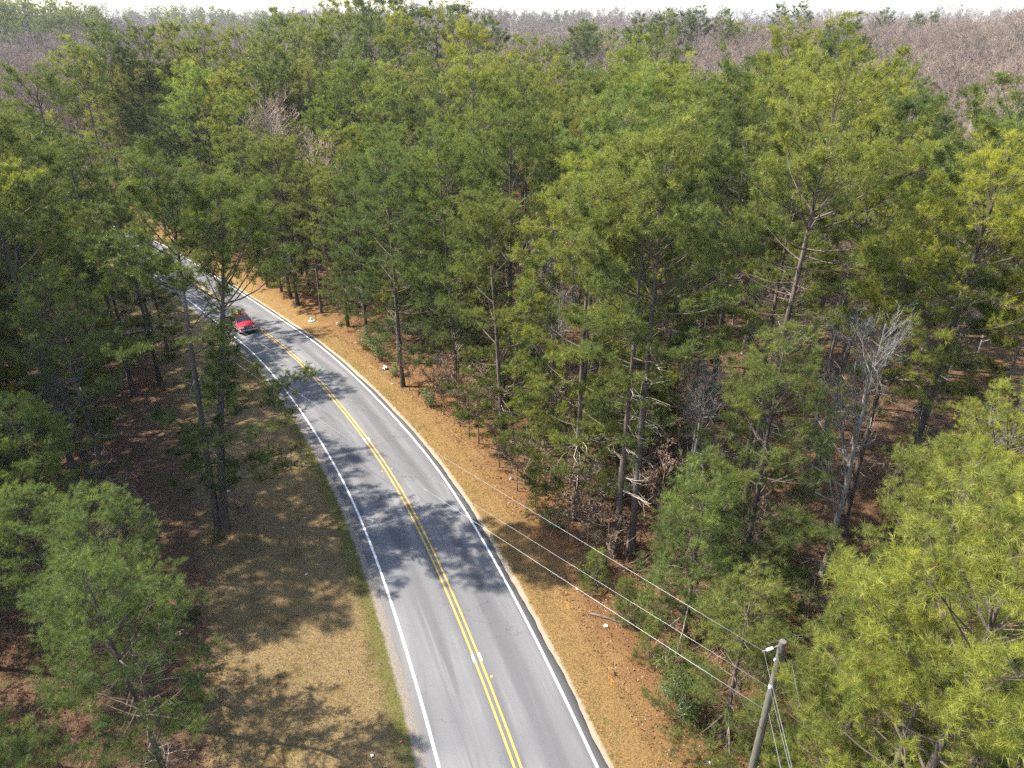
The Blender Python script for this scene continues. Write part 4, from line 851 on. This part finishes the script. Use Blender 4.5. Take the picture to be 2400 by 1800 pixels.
def shaft(root, h, r0, r1):
    t = np.linspace(-.6, h, 14); v, f = loft(np.stack([0 * t, 0 * t, t], 1), r0 + (r1 - r0) * (t + .6) / (h + .6), 18, .012, np.random.default_rng(3)); mesh_obj('shaft', v, f, M['pole'], root, None, True)
    an = np.arange(18) * 2 * math.pi / 18; mesh_obj('shaft_top', np.vstack([np.stack([np.cos(an) * r1 * .99, np.sin(an) * r1 * .99, 0 * an + h - .004], 1), [[0, 0, h + .006]]]), [(i, (i + 1) % 18, 18) for i in range(18)], M['endgrain'], root, None, True)
pole = empty('utility_pole', (PX, PY, pg)); shaft(pole, 10.5 - pg, .15, .102)
tag(pole, 'weathered grey wooden utility pole carrying three wires at the wood edge', 'utility pole')
def on_pole(px, py, off=0.0): X, Z = top_at(px, py, PY); return Vector((X - PX, off, Z - pg))
ia = Vector((-.10, -.02, on_pole(1826, 1512).z)); ib = on_pole(1787, 1519, -.12)
ins = MB(); dv = (ib - ia); L_i = dv.length; dn_ = dv.normalized()
MB().tube([ia, ia + dn_ * L_i * .40], .012, 6).tube([ia + dn_ * .02, ia + dn_ * L_i * .2], .022, 6).build('insulator_link', M['steel'], pole)
inso = MB(); s0, s1 = .38, .82; prof, rads = [], []
for k in range(6):
    b0 = s0 + (s1 - s0) * k / 6; st = (s1 - s0) / 6
    prof += [ia + dn_ * L_i * (b0 + st * x) for x in (0, .35, .45, .6, .98)]; rads += [.018, .020, .055, .050, .018]
inso.tube(prof, rads, 12).build('insulator', M['porcelain'], pole, True)
MB().tube([ia + dn_ * L_i * .82, ib], .014, 6).box(tuple(ib), (.07, .035, .05)).build('wire_clamp', M['steel'], pole)
cb_ = on_pole(1805, 1606); MB().tube([cb_ + Vector((-.02, -.06, -.05)), cb_ + Vector((-.02, -.06, .06))], [.05, .05], 10).build('spool_insulator', M['porcelain'], pole)
def band(z, name='pole_band'):
    rr_ = .15 + (.102 - .15) * (z + .6) / (11.1) + .004; an = np.arange(18) * 2 * math.pi / 18; v = np.vstack([np.stack([np.cos(an) * rr_, np.sin(an) * rr_, 0 * an + z + q], 1) for q in (-.02, .02)])
    mesh_obj(name, v, [(i, (i + 1) % 18, (i + 1) % 18 + 18, i + 18) for i in range(18)], M['steel'], pole, None, True)
band(cb_.z)
cc_ = on_pole(1799, 1664); MB().box(tuple(cc_ + Vector((.0, -.05, 0))), (.10, .05, .07)).build('cable_clamp', M['steel'], pole)
MB().tube([cc_ + Vector((-.03, -.06, -.03)), cc_ + Vector((-.01, -.06, -.17))], .024, 8).build('cable_tag', M['orange'], pole)
lo_ = [cc_ + Vector((-.05 + .13 * math.sin(a) - .06, -.09, -.42 - .32 * math.cos(a) * 1.0)) for a in np.linspace(-2.6, 2.9, 20)]
MB().tube(lo_, .010, 6).build('cable_loop', M['black'], pole)
gh = on_pole(1842, 1545); MB().box((.13, 0, gh.z), (.05, .05, .07)).build('guy_bracket', M['blue'], pole)
MB().box((-.125, -.02, gh.z), (.03, .05, .09)).build('bolt_plate', M['porcelain'], pole)
def wire(name, a, b_, sag, rad, label, cat, mat='wire', n=28):
    a, b_ = Vector(a), Vector(b_); ts = np.linspace(0, 1, n); pts_ = [a.lerp(b_, float(t)) - Vector((0, 0, sag * 4 * t * (1 - t))) for t in ts]
    o = MB().tube([p - a for p in pts_], rad, 6).build(name, M[mat], None, True); o.location = a; return tag(o, label, cat)
base = Vector((PX, PY, pg)); FY = 74.0; ends = []
for px, py in ((330, 622), (330, 678), (330, 697)): X, Z = top_at(px, py, FY); ends.append(Vector((X, FY, Z)))
A = [base + ib, base + cb_ + Vector((-.04, -.09, 0)), base + cc_ + Vector((0, -.08, 0))]
for (a, e, rd_, lb) in zip(A, ends, (.005, .005, .0075), ('top thin wire running from the pole insulator over the road', 'middle thin wire crossing the road below the top one', 'lowest and thickest cable crossing the road from the pole')):
    wire('overhead_wire', a, e, .35, rd_, lb, 'wire')
for a, (px, py), rd_, lb in zip(A, ((1859, 1800), (1852.5, 1800), (1831, 1800)), (.005, .005, .0075), ('wire leaving the pole insulator along the right verge', 'wire leaving the spool insulator along the right verge', 'thick cable leaving the pole clamp along the right verge')):
    d_ = ray(px, py); t2 = (a.z - CAM_Z) / d_[2]; hd = (Vector((d_[0] * t2, d_[1] * t2, a.z)) - a).normalized(); wire('overhead_wire', a, a + hd * 62, .35, rd_, lb, 'wire')
wire('guy_wire', base + gh + Vector((.15, 0, 0)), (PX + 3.6, PY + .7, gz(PX + 3.6, PY + .7)), 0, .008, 'straight steel guy wire slanting down from the utility pole top', 'guy wire', 'steel', 2)
back = (A[0] + (Vector((A[0].x - .6, A[0].y - 5, 0)) - A[0]) * 0)
fx, fy = float(np.mean([e.x for e in ends])) - .12, FY
p2 = empty('utility_pole', (fx, fy, gz(fx, fy))); shaft(p2, ends[0].z - gz(fx, fy) + .3, .165, .112); tag(p2, 'second wooden utility pole half hidden among the left pines beyond the grass', 'utility pole')

# ------------------------------------------------------------------ sign, marker post, vault lid, flags, rubbish
M['alu_back'] = plain('sign_back', (.30, .28, .24), .5, .4); M['post'] = plain('sign_post_steel', (.20, .19, .17), .6, .4); M['yellow_sign'] = plain('sign_yellow', (.75, .45, .02), .5)
w = at(599, 893); sg_ = empty('road_sign', tuple(w), math.radians(28)); X, Z = top_at(591, 842, w[1]); hz = Z - w[2]
MB().box((0, 0, (hz + .35) / 2 - .2), (.06, .035, hz + .35 + .4)).build('post', M['post'], sg_)
q = .54; d4 = [(0, -q), (q, 0), (0, q), (-q, 0)]
MB().add([(x, .022, hz + z) for x, z in d4] + [(x, .027, hz + z) for x, z in d4], [(0, 1, 2, 3), (0, 4, 5, 1), (1, 5, 6, 2), (2, 6, 7, 3), (3, 7, 4, 0)]).build('panel', M['alu_back'], sg_)
MB().add([(x * .98, .030, hz + z * .98) for x, z in d4], [(3, 2, 1, 0)]).build('face', M['yellow_sign'], sg_)
for zz in (-.25, .25): MB().tube([(0, -.022, hz + zz), (0, -.012, hz + zz)], .014, 8).build('bolt', M['steel'], sg_)
tag(sg_, 'diamond road sign seen from its dull grey back, on the left verge', 'road sign')
M['vault'] = plain('pale_green_plastic', (.24, .31, .26), .5); M['pvc'] = plain('white_plastic', (.82, .82, .82), .35)
w = at(731, 753); vb = empty('utility_vault', (w[0], w[1], w[2]))
an = np.arange(20) * 2 * math.pi / 20; rings = [(.44, -.1), (.44, .07), (.38, .12), (.2, .15)]
v = np.vstack([np.stack([np.cos(an) * r_, np.sin(an) * r_, 0 * an + z_], 1) for r_, z_ in rings]); f = [(k * 20 + i, k * 20 + (i + 1) % 20, (k + 1) * 20 + (i + 1) % 20, (k + 1) * 20 + i) for k in range(3) for i in range(20)] + [tuple(range(60, 80))]
mesh_obj('lid', v, f, M['vault'], vb); MB().tube([(-.12, .18, .1), (-.12, .18, .30), (-.12, .18, .36)], [.12, .12, .07], 12).build('cap', M['pvc'], vb, True)
tag(vb, 'round pale green utility lid with a white cap on the verge', 'utility lid')
M['marker'] = plain('orange_marker', (.62, .13, .03), .5)
w = at(741, 750); mk = empty('marker_post', tuple(w), .3); MB().box((0, 0, .5), (.09, .025, 1.3)).build('stake', M['marker'], mk); MB().box((0, -.016, 1.02), (.085, .006, .16)).build('band', M['orange'], mk)
tag(mk, 'slim orange marker post standing beside the pale green utility lid', 'marker post')
M['flag'] = plain('orange_flag', (.85, .24, .015), .6)
flag_px = [(825, 812, 'by litter scraps up the verge'), (879, 851, 'left of the white plastic bag'), (894, 869, 'touching the white plastic bag'), (939, 905, 'at the small green shrub below the bag'), (992, 953, 'near the grey-green rounded shrub'), (1066, 1023, 'below the thin front sapling'), (1162, 1121, 'where the long tree shadow leaves the road'), (1206, 1177, 'uppermost of three in straw by the shadow'), (1222, 1208, 'middle of three in straw by the shadow'), (1248, 1257, 'lowest of three in straw by the shadow'), (1327, 1407, 'with spray paint, beyond the log end'), (1427, 1580, 'with spray paint, across from the glossy bush')]
fm = MB().add([(0, -.002, .30), (.19, -.03, .33), (.17, -.02, .47), (0, -.002, .47), (.1, .025, .31), (.1, .03, .46)], [(0, 4, 5, 3), (4, 1, 2, 5)])
fproto = None
for k, (px, py, lb) in enumerate(flag_px):
    w = at(px, py); zz = float(surface_z(np.array([w[0]]), np.array([w[1]]))[0]); e = empty('marking_flag', (w[0], w[1], zz), k * 1.3)
    if fproto is None: fproto = (fm.build('flag', M['flag'], e), MB().tube([(0, 0, -.05), (0, 0, .48)], .006, 5).build('wire_stake', M['steel'], e))
    else:
        for c_ in fproto: o = c_.copy(); COL.objects.link(o); o.parent = e
    tag(e, 'small orange marking flag ' + lb, 'flag', 'orange marking flags along the right verge')
    if px > 1300:
        r = np.random.default_rng(k); n_ = 26; g_ = np.column_stack([r.normal(0, .06, n_) + np.linspace(0, .16, n_), np.linspace(-.05, -.55, n_)]); vs = []
        for x_, y_ in g_: a_ = r.random() * 6; s_ = r.uniform(.015, .04); vs += [(x_ + s_ * math.cos(a_ + q_), y_ + s_ * math.sin(a_ + q_), 0) for q_ in (0, 2.1, 4.2)]
        vs = np.array(vs); xs, ys = vs[:, 0] + w[0], vs[:, 1] + w[1]; vs[:, 2] = surface_z(xs, ys) + .02 - w[2]; o = mesh_obj('paint_mark', vs, np.arange(len(vs)).reshape(-1, 3), M['flag']); o.location = w; tag(o, 'orange sprayed streak on the verge at the flag ' + ('beyond the log end' if px < 1400 else 'across from the glossy bush'), 'paint mark')
M['paper'] = plain('white_litter', (.62, .63, .65), .6); M['pink'] = plain('pink_can', (.70, .10, .16), .35)
def rubbish(name, px, py, sx, sy, label, cat, mat='paper', crumple=.25, hgt=.03, n=5, seed=1):
    r = np.random.default_rng(seed); w = at(px, py); zz = float(surface_z(np.array([w[0]]), np.array([w[1]]))[0]); g_ = np.linspace(-.5, .5, n); gx_, gy_ = np.meshgrid(g_, g_)
    x_ = gx_ * sx + r.normal(0, crumple * sx / n, gx_.shape); y_ = gy_ * sy + r.normal(0, crumple * sy / n, gx_.shape); z_ = hgt + np.abs(r.normal(0, crumple * sx * .5, gx_.shape)); q_ = np.arange(n * n).reshape(n, n)
    f_ = np.stack([q_[:-1, :-1], q_[:-1, 1:], q_[1:, 1:], q_[1:, :-1]], -1).reshape(-1, 4); o = mesh_obj(name, np.stack([x_, y_, z_], -1).reshape(-1, 3), f_, M[mat], None)
    o.location = (w[0], w[1], zz); o.rotation_euler = (0, 0, r.random() * 6); return tag(o, label, cat)
rubbish('plastic_bag', 902, 865, .55, .45, 'crumpled white plastic bag on the verge against the yellow-green shrub', 'bag', crumple=.7, n=7, seed=2)
for k, (px, py, s_, lb) in enumerate([(919, 900, .18, 'white scrap of litter just below the plastic bag'), (396, 1647, .24, 'flat white paper lying in brown litter on the left'), (536, 1149, .3, 'white scrap right of the two leaning pine trunks'), (665, 1239, .12, 'white scrap in the middle of the left grass'), (715, 1215, .12, 'white scrap on the left grass towards the mossy strip'), (718, 1346, .12, 'white scrap on the left grass by the long shadow'),
                                     (872, 1772, .14, 'greenish-white scrap near the left gravel edge'), (1419, 1468, .2, 'pale scrap of litter beside the log end'), (1196, 1123, .14, 'white scrap at the wood edge near a marking flag'), (1659, 1789, .18, 'white scrap on the orange straw below the utility pole'), (1352, 1381, .13, 'tiny white scrap at the straw verge edge'), (789, 757, .22, 'white scrap in the dark litter past the marker post'), (834, 803, .2, 'white scrap by the shrubs up the verge')]):
    rubbish('litter_scrap', px, py, s_, s_ * .8, lb, 'litter', crumple=.35, seed=20 + k)
rubbish('litter_box', 1669, 1707, .28, .18, 'pale blue-white carton under the glossy bush', 'litter', crumple=.2, hgt=.08, seed=40)
w = at(940, 1739); zz = float(surface_z(np.array([w[0]]), np.array([w[1]]))[0]); o = MB().tube([(-.06, 0, .035), (-.05, 0, .035), (.05, 0, .035), (.06, 0, .035)], [.024, .033, .033, .024], 10).build('drink_can', M['pink'], None, True); o.location = (w[0], w[1], zz); o.rotation_euler = (0, 0, .6); tag(o, 'crushed pink drink can on the mossy strip', 'can')

# ------------------------------------------------------------------ red pickup truck
M['red'] = plain('red_car_paint', (.42, .012, .03), .28, 0, .05, 3, .5, .6); M['tan'] = plain('tan_lower_paint', (.42, .34, .28), .4, 0, .05, 3, .5, .4); M['chrome'] = plain('chrome', (.75, .76, .78), .18, .95); M['glass'] = plain('tinted_glass', (.035, .05, .055), .08, 0, .05, 3, .8); M['tyre'] = plain('tyre_rubber', (.025, .025, .026), .85); M['lamp'] = plain('headlamp_lens', (.75, .74, .70), .15, .2, spec=.7); M['amber'] = plain('amber_lens', (.80, .28, .03), .2); M['dark_trim'] = plain('dark_trim', (.03, .03, .032), .6)
i = road_i(572, 772); pt = CL[i] + CN[i] * -1.45; hdg = math.atan2(-CT[i, 1], -CT[i, 0])
tr = empty('pickup_truck', (pt[0], pt[1], gz(*pt) + .035), hdg); tag(tr, 'red pickup truck with tan lower panels driving down the bend behind the pines', 'pickup truck')
sl = math.atan2(gz(*(CL[i] - CT[i] * 2)) - gz(*(CL[i] + CT[i] * 2)), 4.0); tr.rotation_euler = (0, -sl, hdg)
def arch(xc, r_=.43, z0=.36): return [(xc - r_ * math.cos(a), z0 + r_ * math.sin(a)) for a in np.linspace(0, math.pi, 9)]
up_ = [(-2.62, .62), (-2.62, 1.10), (-.55, 1.12), (-.50, 1.12), (1.05, 1.10), (2.30, .99), (2.48, .90), (2.52, .62)]
body = MB().prism(up_, -.90, .90).build('body', M['red'], tr, bevel=.05)
lowp = [(2.5, .62), (2.5, .42)] + arch(1.62)[::-1] + arch(-1.55)[::-1] + [(-2.6, .42), (-2.6, .62)]
MB().prism(lowp, -.905, .905).build('lower_panel', M['tan'], tr)
MB().add([(1.0, -.84, 1.11), (2.32, -.74, 1.0), (2.44, -.70, .93), (1.0, .84, 1.11), (2.32, .74, 1.0), (2.44, .70, .93), (1.0, 0, 1.17), (2.32, 0, 1.06), (2.44, 0, .97)], [(0, 1, 7, 6), (6, 7, 4, 3), (1, 2, 8, 7), (7, 8, 5, 4)]).build('hood', M['red'], tr, True)
cab_b = [(-.60, .86), (1.02, .86)]; cabv = [(-.62, -.86, 1.10), (1.08, -.86, 1.10), (1.08, .86, 1.10), (-.62, .86, 1.10), (-.48, -.68, 1.76), (.42, -.68, 1.76), (.42, .68, 1.76), (-.48, .68, 1.76)]
cab = MB().add(cabv, [(4, 5, 6, 7), (0, 1, 5, 4), (1, 2, 6, 5), (2, 3, 7, 6), (3, 0, 4, 7)]).build('cab', M['red'], tr, bevel=.06)
def pane(name, a, b_, c_, d_, ins_=.10, out=.012):
    P_ = [Vector(x) for x in (a, b_, c_, d_)]; ce = sum(P_, Vector()) / 4; nrm = (P_[1] - P_[0]).cross(P_[3] - P_[0]).normalized()
    if nrm.dot(ce - Vector((.2, 0, 1.3))) < 0: nrm = -nrm
    return MB().add([tuple(p.lerp(ce, ins_) + nrm * out) for p in P_], [(0, 1, 2, 3)]).build(name, M['glass'], tr)
pane('windshield', cabv[1], cabv[2], cabv[6], cabv[5], .11); pane('rear_window', cabv[0], cabv[3], cabv[7], cabv[4], .16)
pane('side_window', cabv[0], cabv[1], cabv[5], cabv[4], .16); pane('side_window', cabv[3], cabv[2], cabv[6], cabv[7], .16)
for sd in (-1, 1):
    dr = MB().add([(-.45, sd * .908, .50), (.95, sd * .908, .50), (.95, sd * .908, 1.08), (-.45, sd * .908, 1.08)], [(0, 1, 2, 3)]).build('door', M['red'], tr)
    MB().box((-.30, sd * .922, .98), (.16, .025, .04)).build('handle', M['dark_trim'], dr)
    mr = MB().box((.82, sd * 1.03, 1.18), (.10, .20, .16)).build('mirror', M['pvc'], tr, bevel=.02); MB().box((.84, sd * .93, 1.14), (.04, .14, .03)).build('mirror_arm', M['dark_trim'], mr)
    MB().box((2.50, sd * .62, .80), (.10, .34, .17)).build('headlight', M['lamp'], tr, bevel=.02); MB().box((2.46, sd * .835, .80), (.14, .10, .17)).build('turn_signal', M['amber'], tr, bevel=.02)
    MB().box((-2.63, sd * .80, .86), (.04, .16, .36)).build('tail_light', M['marker'], tr)
    for xc in (1.62, -1.55):
        wh = MB().tube([(xc, sd * .66, .37), (xc, sd * .68, .37), (xc, sd * .88, .37), (xc, sd * .90, .37)], [.33, .37, .37, .33], 20).build('wheel', M['tyre'], tr, True)
        MB().tube([(xc, sd * .885, .37), (xc, sd * .912, .37)], [.22, .20], 14).build('rim', M['chrome'], wh)
gr = MB().box((2.525, 0, .80), (.06, .88, .20)).build('grille', M['dark_trim'], tr)
for zz in (.73, .80, .87): MB().box((2.56, 0, zz), (.02, .86, .025)).build('bar', M['chrome'], gr)
MB().box((2.60, 0, .52), (.20, 1.86, .20)).build('front_bumper', M['chrome'], tr, bevel=.04); MB().box((-2.70, 0, .55), (.16, 1.80, .18)).build('rear_bumper', M['chrome'], tr, bevel=.03)
MB().box((2.705, 0, .53), (.01, .34, .12)).build('licence_plate', M['paper'], tr); MB().box((-1.55, 0, 1.135), (1.86, 1.5, .01)).build('bed_floor', M['dark_trim'], tr)
MB().box((0, 0, .38), (4.4, 1.1, .2)).build('underbody', M['dark_trim'], tr)

# ------------------------------------------------------------------ pale house glimpsed far off through the bare trees
M['siding'] = plain('cream_siding', (.62, .57, .50), .7, scale=2); M['roofing'] = plain('grey_roofing', (.30, .29, .30), .85, scale=2)
hx, hy = -148.0, 205.0; hs = empty('house', (hx, hy, gz(hx, hy) + .2), .5)
MB().box((0, 0, 1.7), (13, 8, 3.8)).build('wall', M['siding'], hs); rf = MB().add([(-7, -4.6, 3.5), (7, -4.6, 3.5), (7, 4.6, 3.5), (-7, 4.6, 3.5), (-7, 0, 6.0), (7, 0, 6.0)], [(0, 1, 5, 4), (2, 3, 4, 5), (0, 4, 3), (1, 2, 5), (3, 2, 1, 0)]).build('roof', M['roofing'], hs)
MB().box((3.5, .8, 5.8), (.8, .8, 1.6)).build('chimney', M['marker'], rf); MB().box((0, -4.03, 1.05), (1.0, .06, 2.1)).build('door', M['dark_trim'], hs)
for xx in (-4.5, -2.2, 2.4, 4.7): MB().box((xx, -4.03, 1.7), (1.1, .06, 1.4)).build('window', M['glass'], hs)
tag(hs, 'pale house glimpsed far away through the bare hardwoods', 'house')

# ------------------------------------------------------------------ haze: one closed box of thin air
m = bpy.data.materials.new('haze_air'); m.use_nodes = True; nt = m.node_tree; nt.nodes.clear()
out = nt.nodes.new('ShaderNodeOutputMaterial'); pvn = nt.nodes.new('ShaderNodeVolumePrincipled'); pvn.inputs['Color'].default_value = (.88, .92, 1.0, 1); pvn.inputs['Density'].default_value = .00011; pvn.inputs['Anisotropy'].default_value = .2
nt.links.new(pvn.outputs[0], out.inputs['Volume']); M['haze'] = m
hz_o = MB().box((0, 2400, 20), (9600, 6400, 90)).build('haze', m); hz_o['kind'] = 'stuff'
